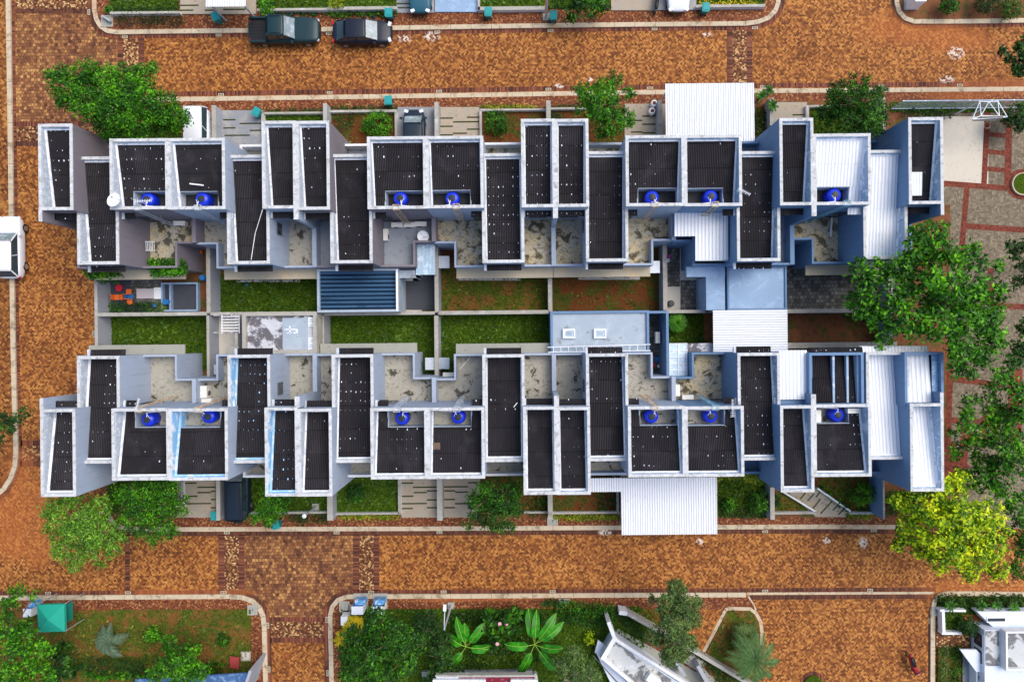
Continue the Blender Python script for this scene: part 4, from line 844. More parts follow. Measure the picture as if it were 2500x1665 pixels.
line([(463,449,7.2),(497,453,7.2)], .05, m_pvc, 'roof_batten', 'pale batten lying on the roof above the second tank', 'batten'); line([(1254,994,6.6),(1263,983,6.6)], .03, m_pvc, 'roof_stick', 'short white stick on a dark long roof', 'stick')
def metalbox(px, py, z, label, w_=.75, d_=.85, m_=None, hh=.5):
    q = P(px,py,z); t = thing('metal_box', label, 'box', (q.x,q.y,z-hh)); MB().box(q.x-w_/2,q.x+w_/2,q.y-d_/2,q.y+d_/2,z-hh,z-.03).build('box_body', m_ or m_steel, t); MB().box(q.x-w_/2-.02,q.x+w_/2+.02,q.y-d_/2-.02,q.y+d_/2+.02,z-.03,z).build('lid', m_ or m_steel, t)
    MB().box(q.x-w_/2+.05,q.x-w_/2+.1,q.y-.05,q.y+.0,.1,z-hh).box(q.x+w_/2-.1,q.x+w_/2-.05,q.y-.05,q.y,.1,z-hh).build('legs', m_steel, t); return t
metalbox(1084,640,1.6,'pale metal box in the light well of the mould stained terrace house'); metalbox(1051,888,1.6,'metal box left of the wall between lower lawns'); metalbox(1083,887,1.6,'dark metal box right of the wall between lower lawns',.8,.8,m_slabgrey); metalbox(1598,652,1.6,'pale metal box in the light well above the red soil')
metalbox(529,902,1.4,'small pale box in the dark shaft, lower left',.4,.7)
m_orange = mat('orange_plastic', (.75,.16,.03), .5, .1, 4); m_redpl = mat('red_plastic', (.62,.02,.04), .5, .1, 4); m_bluepl = mat('blue_plastic', (.02,.16,.42), .5, .1, 4); m_pink = mat('pink_plastic', (.65,.05,.4), .5, .1)
def chair(px, py, rz, m_, label):
    q = P(px,py,.45); t = thing('plastic_chair', label, 'chair', (0,0,0), 0, 'plastic chairs around the patio')
    MB().box(-.2,.2,-.2,.2,.40,.44).build('seat', m_, t); MB().box(-.2,.2,.17,.21,.44,.85).build('backrest', m_, t)
    for sx in (-.18,.18):
        for sy in (-.18,.18): MB().tube((sx,sy,.4),(sx*1.15,sy*1.15,0),.022).build('leg', m_, t)
    t.location = (q.x,q.y,.16); t.rotation_euler.z = rz; return t
chair(288,726,PI/2,m_orange,'orange chair nearest the left patio wall'); chair(302,726,-PI/2,m_orange,'orange chair left of the blue chair'); chair(317,713,PI,m_orange,'orange chair above the blue chair'); chair(319,737,0,m_orange,'orange chair below the blue chair'); chair(321,725,PI/2,m_bluepl,'dark blue plastic chair among the orange ones')
st_ = thing('stool', 'round red plastic stool with perforated top on the patio', 'stool', P(292.5,703,.16)); q = P(292.5,703,.45); MB().lathe((q.x,q.y,.58), [(.25,-.04),(.27,-.02),(.27,0),(.2,.005),(.06,.0)], 20).build('seat', m_redpl, st_)
for a in range(4): MB().tube((q.x+.2*math.cos(a*PI/2),q.y+.2*math.sin(a*PI/2),.55),(q.x+.26*math.cos(a*PI/2),q.y+.26*math.sin(a*PI/2),.16),.02).build('leg', m_redpl, st_)
m_cloth = mat('pale_cushion', (.55,.49,.50), .9, .06, 8)
a,b_,c_,d_ = RW(334,378,705,729,.4); lo = thing('sun_lounger', 'pale pinkish lounger with raised head pillow on the patio', 'lounger', ((a+b_)/2,(c_+d_)/2,.16)); MB().box(a,b_,c_,d_,.34,.44).build('mattress', m_cloth, lo)
a2,b2,c2,d2 = RW(377,394,702,730,.5); MB().box(a2,b2,c2,d2,.36,.58).build('pillow', m_dish, lo)
for u in (a+.1,b2-.1):
    for v in (c_+.08,d_-.08): MB().box(u-.03,u+.03,v-.03,v+.03,.16,.36).build('leg', m_whiteframe, lo)
def barrel(px, py, r_, h_, m_, label, name='barrel'):
    q = P(px,py,h_+.1); t = thing(name, label, name.replace('_',' '), (q.x,q.y,.15)); MB().lathe((q.x,q.y,.15), [(r_*.9,0),(r_,.05),(r_,h_*.5),(r_*1.04,h_*.52),(r_,h_*.55),(r_,h_-.03),(r_*.92,h_)], 18).build('barrel_body', m_, t, smooth=True); MB().lathe((q.x,q.y,.15+h_), [(r_*.93,0),(r_*.9,.03),(.05,.035)], 18).build('lid', m_, t); return t
barrel(404,737,.22,.7,m_bluepl,'blue drum at the corner of the framed patio pool'); barrel(379,746,.16,.4,m_bluepl,'small blue bucket beside the patio hedge','bucket'); barrel(494,678,.22,.8,m_bluepl,'blue drum next to the small shaft yard'); barrel(1633,626,.14,.3,m_pink,'pink bucket by the hexagon patio wall','bucket'); barrel(1632,604,.1,.25,m_pink,'small purple pot by the hexagon patio wall','pot'); barrel(1631,636,.16,.4,m_steel,'grey bucket below the pink one','bucket'); barrel(1639,741,.24,.6,m_lid,'black round pot in the hexagon patio corner','pot')
barrel(1595,892,.16,.3,m_redpl,'red bucket in the blue shaft','bucket'); barrel(1609,894,.13,.3,m_dish,'white bucket in the blue shaft','bucket'); barrel(1605,877,.2,.35,m_bluepl,'blue basin in the blue shaft','basin'); barrel(487,615,.18,.4,m_orange,'orange pot in the shaded light well','pot'); barrel(603,696,.1,.1,m_bluepl,'small blue bowl lying on the lawn','bowl'); barrel(1947,573,.14,2.95,m_dark2,'dark round pot on the upper right terrace','pot') if False else None
pool = thing('patio_basin', 'rectangular blue framed basin on the furnished patio', 'basin', P(437,724,.16)); m1 = MB(); a,b_,c_,d_ = RW(393,483,690,760,.55); ring(m1,a,b_,c_,d_,.12,.15,.55); m1.box(P(413,720,.55).x,P(413,720,.55).x+.12,c_+.12,d_-.12,.15,.55); m1.build('rim', m_slabblue, pool); MB().box(a+.12,b_-.12,c_+.12,d_-.12,.15,.2).build('basin_floor', m_darktile, pool)
def wheelie(px, py, rz, label):
    q = P(px,py,.9); t = thing('wheeled_bin', label, 'bin', (0,0,0), 0, 'teal wheeled bins by the roads')
    mb = MB(); n = 0
    for (z_, s_, d_) in ((.06,.19,.20),(.85,.25,.28)): mb.v += [(-s_,-d_,z_),(s_,-d_,z_),(s_,d_,z_),(-s_,d_,z_)]
    mb.f = [(3,2,1,0),(4,5,6,7),(0,1,5,4),(1,2,6,5),(2,3,7,6),(3,0,4,7)]; mb.build('bin_body', m_tealdark, t)
    l = MB().box(-.28,.28,-.31,.30,.852,.90); l.box(-.20,.20,-.22,.22,.90,.925); l.box(-.24,.24,.30,.36,.80,.88); l.build('lid', m_teal, t)
    for s in (-.21,.21): MB().tube((s-.02,.24,.09),(s+.02,.24,.09),.09,n=12).build('wheel', m_black, t)
    t.location = (q.x,q.y,.12); t.rotation_euler.z = rz; return t
for (x,y,rz,l) in ((527,42,.4,'teal bin beside the small top carport'),(949,32,PI,'teal bin behind the black sedan'),(1192,30,PI,'teal bin at the low white wall right of the blue drive'),(1351,38,PI,'teal bin beside the top lamp post'),(1723,19,PI-.1,'teal bin left of the yellow flower bed'),(948,247,0,'teal bin beside the upper pavement at the shrub bed'),(626,275,-.5,'teal bin at the grey driveway with the hose'),(525,1259,0,'small teal bin behind the party wall left of the black van'),(674,1281,.3,'teal bin half hidden under the small lower tree'),(2411,1272,.3,'teal bin hidden in the yellow green tree')): wheelie(x,y,rz,l)
# service boxes, tent, sheets
def pad(px, label, m_=None, z=.2, name='manhole_cover'):
    a,b_,c_,d_ = RW(*px, z); t = thing(name, label, 'manhole cover' if name == 'manhole_cover' else 'slab', ((a+b_)/2,(c_+d_)/2,.12)); m1 = MB(); ring(m1,a,b_,c_,d_,.08,.1,z); m1.build('rim', m_yard, t); MB().box(a+.08,b_-.08,c_+.08,d_-.08,.1,z-.03).build('cover', m_ or m_canopyg, t)
    q=MB().box((a+b_)/2-.03,(a+b_)/2+.03,(c_+d_)/2-.1,(c_+d_)/2+.1,z-.03,z-.02); q.build('handle', m_frame, t); return t
pad((247,275,38,66),'square concrete cover at the top left pavement corner'); pad((604,628,1477,1501),'square concrete cover at the lower left pavement corner'); pad((828,853,1468,1493),'square concrete cover beside the blue white cabinets'); pad((1336,1362,1262,1283),'square concrete cover on the lower pavement under the party wall'); pad((1363,1390,1462,1474),'half hidden concrete cover at the green hedge'); pad((2325,2345,1478,1496),'x') if False else None
pad((1337,1366,38,52),'x') if False else None
def cabinet(x0,x1,y0,y1,label,z=1.3,blue=True):
    a,b_,c_,d_ = RW(x0,x1,y0,y1,z); t = thing('utility_cabinet', label, 'cabinet', ((a+b_)/2,(c_+d_)/2,.12), 0, 'roadside utility cabinets')
    MB().box(a,b_,c_,d_,.2,z).build('cabinet_body', m_whiteframe, t); MB().box(a-.12,b_+.12,c_-.0,d_+.55,.1,.2).build('plinth', m_yard, t)
    if blue: MB().box(a+.05,b_-.02,d_,d_+.03,.35,z-.05).build('door', m_bluepl, t); MB().cbox((a+b_)/2+.1,d_+.25,.8,b_-a-.05,.5,1.1).build('blue_side', mat('cabinet_blue',(.05,.25,.6),.4), t) if False else MB().box(a+.2,b_+.1,d_+.03,d_+.36,.3,z-.25).build('side_box', m_cab, t)
m_cab = mat('cabinet_blue', (.10,.36,.72), .4, .2, 3, [((.7,.8,.9), 2.5, .5, .6, .8)])
cabinet(858,886,1480,1500,'white topped cabinet with blue back, left of a pair'); cabinet(906,934,1480,1500,'white topped cabinet with blue back, right of a pair'); cabinet(832,848,1505,1526,'plain pale grey cabinet below the square cover',1.1,False); cabinet(2235,2262,-18,4,'blue sided white kiosk cut by the top edge',1.5); cabinet(56,76,1486,1506,'white cabinet between bushes and the green tent',1.2)
tn = thing('green_tent', 'square teal green canopy tent with pyramid top beside the pavement', 'tent', P(125,1509,.15)); z1, z2 = 2.3, 2.75; cs = [P(90,1476,z1),P(157,1474,z1),P(158,1541,z1),P(94,1543,z1)]; ap = P(116,1513,z2)
mb = MB(); mb.v = [tuple(c) for c in cs]+[tuple(ap)]+[(c.x,c.y,z1-.22) for c in cs]; mb.f = [(0,4,1),(1,4,2),(2,4,3),(3,4,0)]+[(i,(i+1)%4,5+(i+1)%4,5+i) for i in range(4)]; mb.build('canopy', m_tent, tn)
for c in cs: MB().tube((c.x,c.y,.1),(c.x,c.y,z1-.1),.03).build('pole', m_steel, tn)
mb = MB(); a, b_, c_, d_ = P(161,1476,1.9),P(178,1467,1.9),P(178,1511,1.3),P(162,1520,1.3); mb.quad(a,b_,c_,d_); mb.quad((a.x,a.y,1.86),(b_.x,b_.y,1.86),(b_.x,b_.y,.2),(a.x,a.y,.2)); mb.build('side_flap', mat('dark_green_canvas',(.006,.14,.10),.7), tn)
sh = thing('red_sheet', 'tilted dusty red sheet lying at the edge of the dry lawn', 'sheet', P(573,1618,.2)); mb = MB(); zz=.6; mb.v=[tuple(P(561,1601,zz)),tuple(P(583,1605,zz)),tuple(P(583,1634,zz-.2)),tuple(P(562,1629,zz-.2))]; mb.v += [(a,b,c-.04) for a,b,c in mb.v]; mb.f=[(3,2,1,0),(4,5,6,7),(0,1,5,4),(1,2,6,5),(2,3,7,6),(3,0,4,7)]; mb.build('panel', mat('dusty_red',(.42,.06,.06),.8,.15,4), sh)
pad((588,612,1590,1613),'pale square slab next to the red sheet',m_cream,.22,'paving_slab')
# lamps
def lamp(base, zt, arm, head, label, m_=None):
    b_ = P(*base,0); t = thing('street_lamp', label, 'street lamp', b_, 0, 'street lamps')
    MB().box(b_.x-.25,b_.x+.25,b_.y-.25,b_.y+.25,.1,.28).build('footing', m_canopyg, t); MB().tube((b_.x,b_.y,.2),(b_.x,b_.y,zt),.09,.06,8).build('pole', m_steel, t)
    if arm: a = Vector((b_.x,b_.y,zt)); e = P(*arm, zt+.25); MB().path([a, a.lerp(e,.3)+Vector((0,0,.15)), e], .045).build('arm', m_steel, t); d_ = (e-a).normalized(); MB().cbox(e.x,e.y,zt+.25,.45,.2,.09,math.atan2(d_.y,d_.x)).build('lamp_head', m_whiteframe, t)
    else: MB().lathe((b_.x,b_.y,zt),[(.05,0),(.14,.08),(.16,.2),(.05,.26)],12).build('lamp_head', m_whiteframe, t)
    return t
lamp((1102,1475), 4.4, (1086,1483), None, 'grey street lamp with bent white arm above the frangipani garden'); lamp((773,1235), 2.7, None, None, 'thin garden lamp on a square base in the lower lawn'); lamp((1333,46), 7.0, (1338,-20), None, 'grey lamp post at the top edge beside a teal bin')
# mesh fence and backboard at the park
fe = thing('pipe_fence', 'pale blue steel pipe fence with mesh along the park edge', 'fence', P(2172,267,.12)); m1 = MB(); A,B = P(2172,268,.12), P(2640,264,.12); tA, tB = Vector((A.x,A.y,2.0)), Vector((B.x,B.y,2.0))
m1.tube(tA,tB,.05); m1.tube((A.x,A.y,.3),(B.x,B.y,.3),.04); m1.build('rail', m_pipeblue, fe)
n_ = 9
for i in range(n_+1): q = A.lerp(B,i/n_); MB().tube((q.x,q.y,.1),(q.x,q.y,2.05),.04).build('post', m_steel, fe)
m1 = MB()
for i in range(120): q = A.lerp(B,i/119); m1.tube((q.x,q.y,.3),(q.x,q.y,2.0),.006,n=3)
for k in range(7): m1.tube((A.x,A.y,.4+.22*k),(B.x,B.y,.4+.22*k),.006,n=3)
m1.build('wire_mesh', m_steel, fe)
bb = thing('basketball_hoop', 'steel truss backboard stand leaning over the concrete court', 'hoop', P(2410,285,.13)); m1 = MB(); zt = 2.9
p_ = [P(2374,292,zt),P(2395,283,zt),P(2440,284,zt),P(2459,286,zt),P(2392,248,zt+.1),P(2414,249,zt+.1),P(2436,248,zt+.1)]
for i, j in ((0,1),(1,2),(2,3),(0,4),(1,4),(1,5),(2,5),(2,6),(3,6),(4,5),(5,6),(0,3)): m1.tube(p_[i],p_[j],.035)
m1.build('truss', m_whiteframe, bb)
for k in (4,6): q = p_[k]; MB().tube((q.x,q.y,.1),q,.06).build('post', m_steel, bb)
a,b_ = P(2384,290,2.6), P(2440,290,2.6); MB().box(a.x,b_.x,a.y-.03,a.y+.03,2.1,3.1).build('backboard', m_yard, bb); q = P(2410,306,2.3); m1 = MB()
for i in range(16): a0,a1 = i*PI/8,(i+1)*PI/8; m1.tube((q.x+.23*math.cos(a0),q.y+.23*math.sin(a0),2.3),(q.x+.23*math.cos(a1),q.y+.23*math.sin(a1),2.3),.012,n=4)
m1.tube((q.x,q.y+.23,2.3),(q.x,a.y,2.3),.02); m1.build('rim', m_rust, bb)
# round planter on the plaza
pl = thing('round_planter', 'round brick ringed planter with grass on the plaza, right edge', 'planter', P(2496,450,.13)); q = P(2496,450,.2); MB().lathe((q.x,q.y,.12),[(1.15,0),(1.15,.02),(.85,.03)],32).build('brick_ring', m_redband, pl); MB().lathe((q.x,q.y,.12),[(.86,0),(.86,.22),(.78,.22),(.78,.1)],32).build('rim', m_kerb, pl); MB().lathe((q.x,q.y,.13),[(.78,.1),(.05,.12)],32).build('grass_top', m_lawn, pl)
pl = thing('round_planter', 'brick ringed planter at the bottom of the right driveway', 'planter', P(1986,1668,.0)); q = P(1986,1672,.1); MB().lathe((q.x,q.y,.0),[(1.0,0),(1.0,.02),(.72,.03)],32).build('brick_ring', m_edge, pl); MB().lathe((q.x,q.y,.0),[(.72,0),(.72,.15),(.05,.17)],32).build('grass_top', m_lawn, pl)
pl = thing('curved_planter', 'large brick ringed planter bed under the right side trees', 'planter', P(2440,1040,.13)); q = P(2445,1042,.2); MB().lathe((q.x,q.y,.12),[(1.6,0),(1.6,.02),(1.15,.03)],32).build('brick_ring', m_redband, pl); MB().lathe((q.x,q.y,.13),[(1.15,0),(1.15,.12),(.05,.14)],32).build('grass_top', m_lawn, pl)
# grey sacks beside the upper party wall
for (x,y,l) in ((1592,272,'larger white sack of soil at the party wall'),(1597,253,'smaller white sack at the party wall')):
    q = P(x,y,.6); t = thing('soil_sack', l, 'sack', (q.x,q.y,.15)); MB().lathe((q.x,q.y,.15),[(.2,0),(.27,.1),(.26,.4),(.24,.55),(.2,.56)],14,cap=True).build('sack_body', m_dish, t, smooth=True); MB().lathe((q.x,q.y,.70),[(.19,0),(.05,.03)],12).build('soil', m_soil, t)
# garden hose
line([(549,290,.18),(551,300,.18),(562,310,.18),(572,322,.18),(577,336,.18),(577,350,.18)], .03, m_cream, 'garden_hose', 'pale hose curling on the grey driveway', 'hose')
# ---------------------------------------------------------------- partly seen neighbours
def polyP(pts, z): return [tuple(P(x,y,z)[:2]) for x,y in pts]
m_marooon = mat('maroon_roof', (.20,.012,.03), .5, .2, 2, [((.4,.35,.35), 4, .58, .68, .7)]); m_bluetile = mat('blue_roof_dirty', (.05,.12,.27), .5, .3, 2, [((.25,.38,.55), 3, .5, .65, .7)])
m_paleconc = mat('weathered_roof_deck', (.55,.56,.55), .85, .12, 1.5, [((.10,.10,.10), .8, .50, .56, .85, .8), ((.7,.72,.75), 2, .55, .7, .6)])
h1 = thing('neighbour_house', 'white angled house with dark stained flat roof at the bottom, right of centre', 'house', P(1540,1640,.1))
pts = [(1500,1562),(1480,1590),(1385,1585),(1350,1625),(1470,1760),(1700,1760),(1760,1665)]
def wallrun(mb, p, q, w_, z0, z1):
    a, b = P(*p, z1), P(*q, z1); mb.cbox((a.x+b.x)/2,(a.y+b.y)/2,(z0+z1)/2,(b-a).length+w_,w_,z1-z0,math.atan2(b.y-a.y,b.x-a.x))
roof = [(1499,1560),(1472,1606),(1640,1760),(1800,1760)]
b1 = MB().prism(polyP(roof,2.0),-.05,2.0).build('main_block', m_walldw, h1)
MB().prism(polyP([(1502,1566),(1480,1606),(1648,1760),(1790,1760)],2.02),2.0,2.02).build('flat_roof', m_paleconc, b1)
m1 = MB(); wallrun(m1,(1500,1559),(1472,1606),.28,1.9,2.4); wallrun(m1,(1500,1559),(1820,1760),.22,1.9,2.403); wallrun(m1,(1472,1606),(1640,1750),.22,1.9,2.406); wallrun(m1,(1487,1522),(1500,1556),.26,-.05,2.41); m1.build('parapet', m_yardwhite, b1)
MB().prism(polyP([(1460,1562),(1488,1582),(1470,1604),(1452,1592)],1.2),1.05,1.2).build('side_slab', m_walldw, h1)
b2 = MB().prism(polyP([(1455,1592),(1472,1608),(1660,1790),(1550,1790)],1.3),-.05,1.3).build('side_block', m_walldw, h1); m1 = MB()
for k in range(5): wallrun(m1,(1462+k*9-14,1600+k*10),(1600-k*2,1760+k*2),.03,1.3,1.33)
m1.build('deck_seams', m_canopyg, b2); MB().cbox(*P(1594,1655,2.3),.9,.6,.5,-.6).build('air_conditioner', m_acunit, h1)
MB().prism(polyP([(1496,1545),(1510,1535),(1700,1640),(1720,1625),(1705,1618),(1790,1700),(1760,1760),(1600,1760)],.2),.1,.2).build('yard_paving', m_canopyg, h1)
dwall((1512,1495),(1532,1498),.3,1.2,'short end of the white slanted garden wall',m_yardwhite,'garden_wall'); dwall((1532,1498),(1712,1600),.24,1.2,'long slanted garden wall with white top beside the olive tree',m_yard,'garden_wall'); dwall((1712,1600),(1880,1700),.26,1.0,'pale slanted wall below the grassy island',m_yard,'garden_wall'); dwall((1704,1625),(1740,1690),.26,1.6,'short blue white wall at the steps below the island',m_wallgrey,'garden_wall'); dwall((1648,1610),(1672,1650),.26,1.4,'short grey wall below the olive tree',m_wallgrey,'garden_wall')
mb = MB()
for k in range(4): a,b_ = P(1672+k*7,1602-k*4+8,.2),P(1704+k*3,1628-k*7+8,.2); mb.cbox((a.x+b_.x)/2,(a.y+b_.y)/2,.2+.05*k,1.3,.25,.1,-.6)
st_ = thing('garden_steps','low tan steps beside the white angled house','steps',P(1685,1615,.1)); mb.build('tread', m_yard, st_)
h2 = thing('neighbour_house', 'maroon roofed house with white parapet cut by the bottom edge', 'house', P(1190,1700,.1))
MB().prism(polyP([(1080,1668),(1300,1668),(1300,1790),(1080,1790)],.0),-.05,3.2).build('ground_storey', m_walldw, h2)
b3 = MB().prism(polyP([(1065,1650),(1312,1648),(1312,1760),(1065,1760)],3.4),3.2,3.4).build('main_block', m_walldw, h2); MB().prism(polyP([(1120,1653),(1308,1652),(1308,1760),(1120,1760)],3.42),3.4,3.45).build('roof', m_marooon, b3); m1 = MB(); wallrun(m1,(1065,1650),(1310,1649),.12,3.2,3.6); wallrun(m1,(1307,1646),(1310,1760),.14,3.2,3.61); m1.build('parapet', m_yard, b3)
wp = MB(); wallrun(wp,(1060,1663),(1182,1663),.2,3.46,3.7); wallrun(wp,(1250,1663),(1310,1663),.2,3.46,3.7); wp.build('ridge_cap', m_caulk, b3)
MB().box(*RW(1030,1300,1638,1651,.5),-.05,.5).build('front_ledge', m_driveg, h2)
h3 = thing('neighbour_house', 'house with dirty blue roof cut by the bottom left edge', 'house', P(500,1700,.1)); mb = MB(); zz = 2.6; q = [P(330,1658,zz),P(610,1642,zz),P(590,1780,3.4),P(330,1780,3.4)]; mb.v = [tuple(v) for v in q]+[(v.x,v.y,v.z-.15) for v in q]; mb.f = [(3,2,1,0),(4,5,6,7),(0,1,5,4),(1,2,6,5),(2,3,7,6),(3,0,4,7)]; ro_ = mb.build('roof', m_bluetile, h3); m1 = MB(); wallrun(m1,(610,1640),(590,1700),.2,-.05,2.9); m1.build('side_wall', m_wallgrey, h3)
MB().prism(polyP([(340,1668),(600,1660),(590,1780),(340,1780)],0.2),-.05,2.3).build('main_block', m_wallgrey, h3)
h4 = thing('neighbour_house', 'white stepped house with flat roofs and windows at the lower right corner', 'house', P(2450,1600,.1))
b4 = MB().prism(polyP([(2404,1538),(2760,1538),(2760,1800),(2404,1800)],1.6),-.05,1.6).build('main_block', m_walldw, h4)
MB().box(*RW(2406,2440,1540,1625,1.62),1.6,1.625).build('flat_roof', m_paleconc, b4); MB().box(*RW(2460,2700,1545,1632,1.9),1.6,1.9).build('upper_roof', m_paleconc, b4)
m1 = MB(); ring(m1, *RW(2456,2705,1540,1636,2.2), .14, 1.61, 2.2); m1.build('parapet', m_yardwhite, b4); MB().box(*RW(2384,2440,1628,1800,1.0),-.05,1.0).build('side_block', m_yardwhite, h4); MB().box(*RW(2388,2436,1632,1800,1.02),1.0,1.02).build('side_roof', m_paleconc, h4)
pts = [(2385,1492),(2760,1492),(2760,1540),(2434,1540)]; b5 = MB().prism(polyP(pts,1.0),-.05,1.0).build('front_block', m_walldw, h4)
x0,x1,y0,y1 = RW(2408,2455,1506,1518,1.01); f_ = MB(); ring(f_,x0,x1,y0,y1,.06,1.0,1.06); fo_ = f_.build('roof_window', m_whiteframe, b5); MB().box(x0+.06,x1-.06,y0+.06,y1-.06,1.0,1.03).build('pane', m_glass, fo_)
x = P(2404,1560,1.6).x
for yy, hh in ((1560,1.3),(1600,1.3)):
    yv = P(2404,yy,1).y; w_ = MB().box(x-.05,x+.01,yv-.55,yv+.55,.4,1.45).build('window', m_whiteframe, b4); MB().box(x-.07,x-.05,yv-.48,yv+.48,.47,1.38).build('pane', m_glass, w_)
MB().prism(polyP([(2344,1585),(2384,1585),(2436,1640),(2384,1640)],1.2),1.05,1.2).build('entrance_canopy', m_walldw, h4)
pad((2276,2298,1482,1502),'grey square pit cover at the lower right corner kerb'); sheet('driveway', m_driveg, rect(2350,2388,1585,1760), .156); sheet('entrance_paving', m_cross, rect(2286,2368,1547,1580), .158)
lw = thing('garden_wall','white U shaped low wall round a small lawn at the lower right','wall',P(2320,1520,.1)); m1 = MB(); wallrun(m1,(2298,1490),(2356,1491),.16,.1,.7); wallrun(m1,(2303,1490),(2305,1545),.22,.1,.703); wallrun(m1,(2303,1546),(2345,1546),.18,.1,.706); m1.build('wall_body', m_yardwhite, lw); lawn(m_lawn,(2308,2350,1494,1542),.17)
# ---------------------------------------------------------------- vehicles
def paint(name, c, coat=.12, rough=.42): return mat(name, c, rough, .05, 2, spec=.3, coat=coat)
m_carglass = mat('car_glass', (.03,.06,.075), .12, .3, 1.2, spec=.5); m_screen = mat('windscreen_glass', (.20,.25,.27), .12, .5, 2.0, [((.42,.48,.5), 3, .5, .65, .7)], spec=.6); m_tyre = mat('tyre', (.02,.02,.02), .8); m_rim = mat('rim', (.45,.46,.48), .3, .1, 4, metal=.8); m_tail = mat('tail_light', (.5,.01,.02), .3); m_head = mat('head_light', (.75,.8,.85), .15, .05, spec=.9); m_trim = mat('black_trim', (.015,.015,.018), .5)  # windscreen's pale base paints in the sky reflection and light dash
def loft(st):
    mb = MB(); n = 0
    for (x, hw, zb, zt, cr) in st:
        sec = [(-.86,zb),(-.97,zb+.12),(-1,zb+(zt-zb)*.5),(-.97,zb+(zt-zb)*.85),(-.88,zt),(-.5,zt+cr*.75),(0,zt+cr),(.5,zt+cr*.75),(.88,zt),(.97,zb+(zt-zb)*.85),(1,zb+(zt-zb)*.5),(.97,zb+.12),(.86,zb)]
        mb.v += [(x, a*hw, z) for a, z in sec]; n = len(sec)
    for i in range(len(st)-1):
        for k in range(n): mb.f.append((i*n+k, i*n+(k+1)%n, (i+1)*n+(k+1)%n, (i+1)*n+k))
    mb.f += [tuple(range(n))[::-1], tuple(range((len(st)-1)*n, len(st)*n))]; return mb
def car(name, label, px, py, rz, L, Wd, body, cab, paintm, hood=.92, bed=None, cat='car', rack=False, zr=1.45, sill=.95):
    """body stations run rear(-x) to front(+x); cab = (rear belt x, rear roof x, front roof x, front belt x) as fractions of half length"""
    t = thing(name, label, cat, (0,0,0)); hl, hw = L/2, Wd/2
    st = []
    for f, wf, zb, zt in body: st.append((f*hl, hw*wf, zb, zt, .035))
    bd = loft(st).build('body', paintm, t, smooth=True); s = bd.modifiers.new('s','SUBSURF'); s.levels = 1; s.render_levels = 2
    a, b, c, d = [q*hl for q in cab]; z0, z1 = sill, zr; w0, w1 = hw*.86, hw*.76
    V = {'rb':(a,w0,z0),'rt':(b,w1,z1),'ft':(c,w1,z1),'fb':(d,w0*.94,z0)}
    m = lambda p, sg: (p[0], p[1]*sg, p[2])
    MB().quad(m(V['fb'],-1),m(V['fb'],1),m(V['ft'],1),m(V['ft'],-1)).build('windscreen', m_screen, t)
    MB().quad(m(V['rb'],1),m(V['rb'],-1),m(V['rt'],-1),m(V['rt'],1)).build('rear_window', m_carglass, t)
    for sg in (1,-1):
        q = [m(V[k],sg) for k in ('rb','fb','ft','rt')]; q = q if sg < 0 else q[::-1]
        MB().quad(*q).build('side_window', m_carglass, t)
        pl_ = MB().tube(m(V['rb'],sg),m(V['rt'],sg),.05).tube(m(V['fb'],sg),m(V['ft'],sg),.04); mx = (b+c)/2; pl_.tube(((a+d)/2,w0*sg,z0),(mx,w1*sg,z1),.035); pl_.build('pillar', paintm, t)
        mr = MB().cbox(d-.18,sg*(hw+.06),z0+.08,.14,.2,.13); mr.build('mirror', paintm, t)
        MB().cbox(hl*hood,sg*hw*.66,.72,.22,hw*.36,.14,-sg*.35).build('headlight', m_head, t)
        MB().cbox(-hl*.965,sg*hw*.74,.82,.12,hw*.28,.18,sg*.25).build('tail_light', m_tail, t)
        for fx in (.62,-.60):
            x = fx*hl; wb = MB().tube((x,sg*(hw-.24),.33),(x,sg*(hw-.03),.33),.33,n=24); wo_ = wb.build('wheel', m_tyre, t, smooth=False); rm_ = MB().tube((x,sg*(hw-.029),.33),(x,sg*(hw-.012),.33),.21,n=12); rm_.build('rim', m_rim, wo_)
    k = .10
    rs = [(b-.06,w1*.92,z1-.05,z1,.01),(b+.12,w1*1.04,z1-.05,z1+.03,.03),((b+c)/2,w1*1.06,z1-.05,z1+.05,.035),(c-.12,w1*1.04,z1-.05,z1+.03,.03),(c+.05,w1*.92,z1-.05,z1,.01)]
    ro_ = loft([(x,w,zz+.0,zt_,cr) for (x,w,zz,zt_,cr) in rs]).build('car_roof', paintm, t, smooth=True)
    if rack:
        for sg in (1,-1): MB().tube((b+.2,sg*w1*.85,z1+.10),(c-.2,sg*w1*.85,z1+.10),.022).build('roof_rail', m_trim, t)
    MB().cbox(hl*.985,0,.5,.06,hw*1.1,.16).build('grille', m_trim, t); MB().cbox(-hl*.995,0,.55,.03,.5,.12).build('number_plate', m_rim, t)
    if bed:
        x0_, x1_ = -hl*.97, a-.12; m1 = MB(); m1.box(x0_,x0_+.06,-hw*.9,hw*.9,.72,1.06); m1.box(x1_-.05,x1_,-hw*.9,hw*.9,.72,1.10); m1.box(x0_+.06,x1_-.05,-hw*.98,-hw*.84,.72,1.04); m1.box(x0_+.06,x1_-.05,hw*.84,hw*.98,.72,1.04); m1.build('cargo_bed', paintm, t); m2 = MB()
        m2.box(x0_+.06,x1_-.05,-hw*.84,hw*.84,.80,.83)
        for i in range(7): y = -hw*.75+i*hw*.25; m2.box(x0_+.1,x1_-.1,y-.03,y+.03,.83,.85)
        m2.build('bed_floor', m_trim, t)
    q = P(px,py,.7); t.location = (q.x,q.y,.0 if not 200 < py < 420 and not 1100 < py < 1300 and py > 36 else .15); t.rotation_euler.z = rz; return t
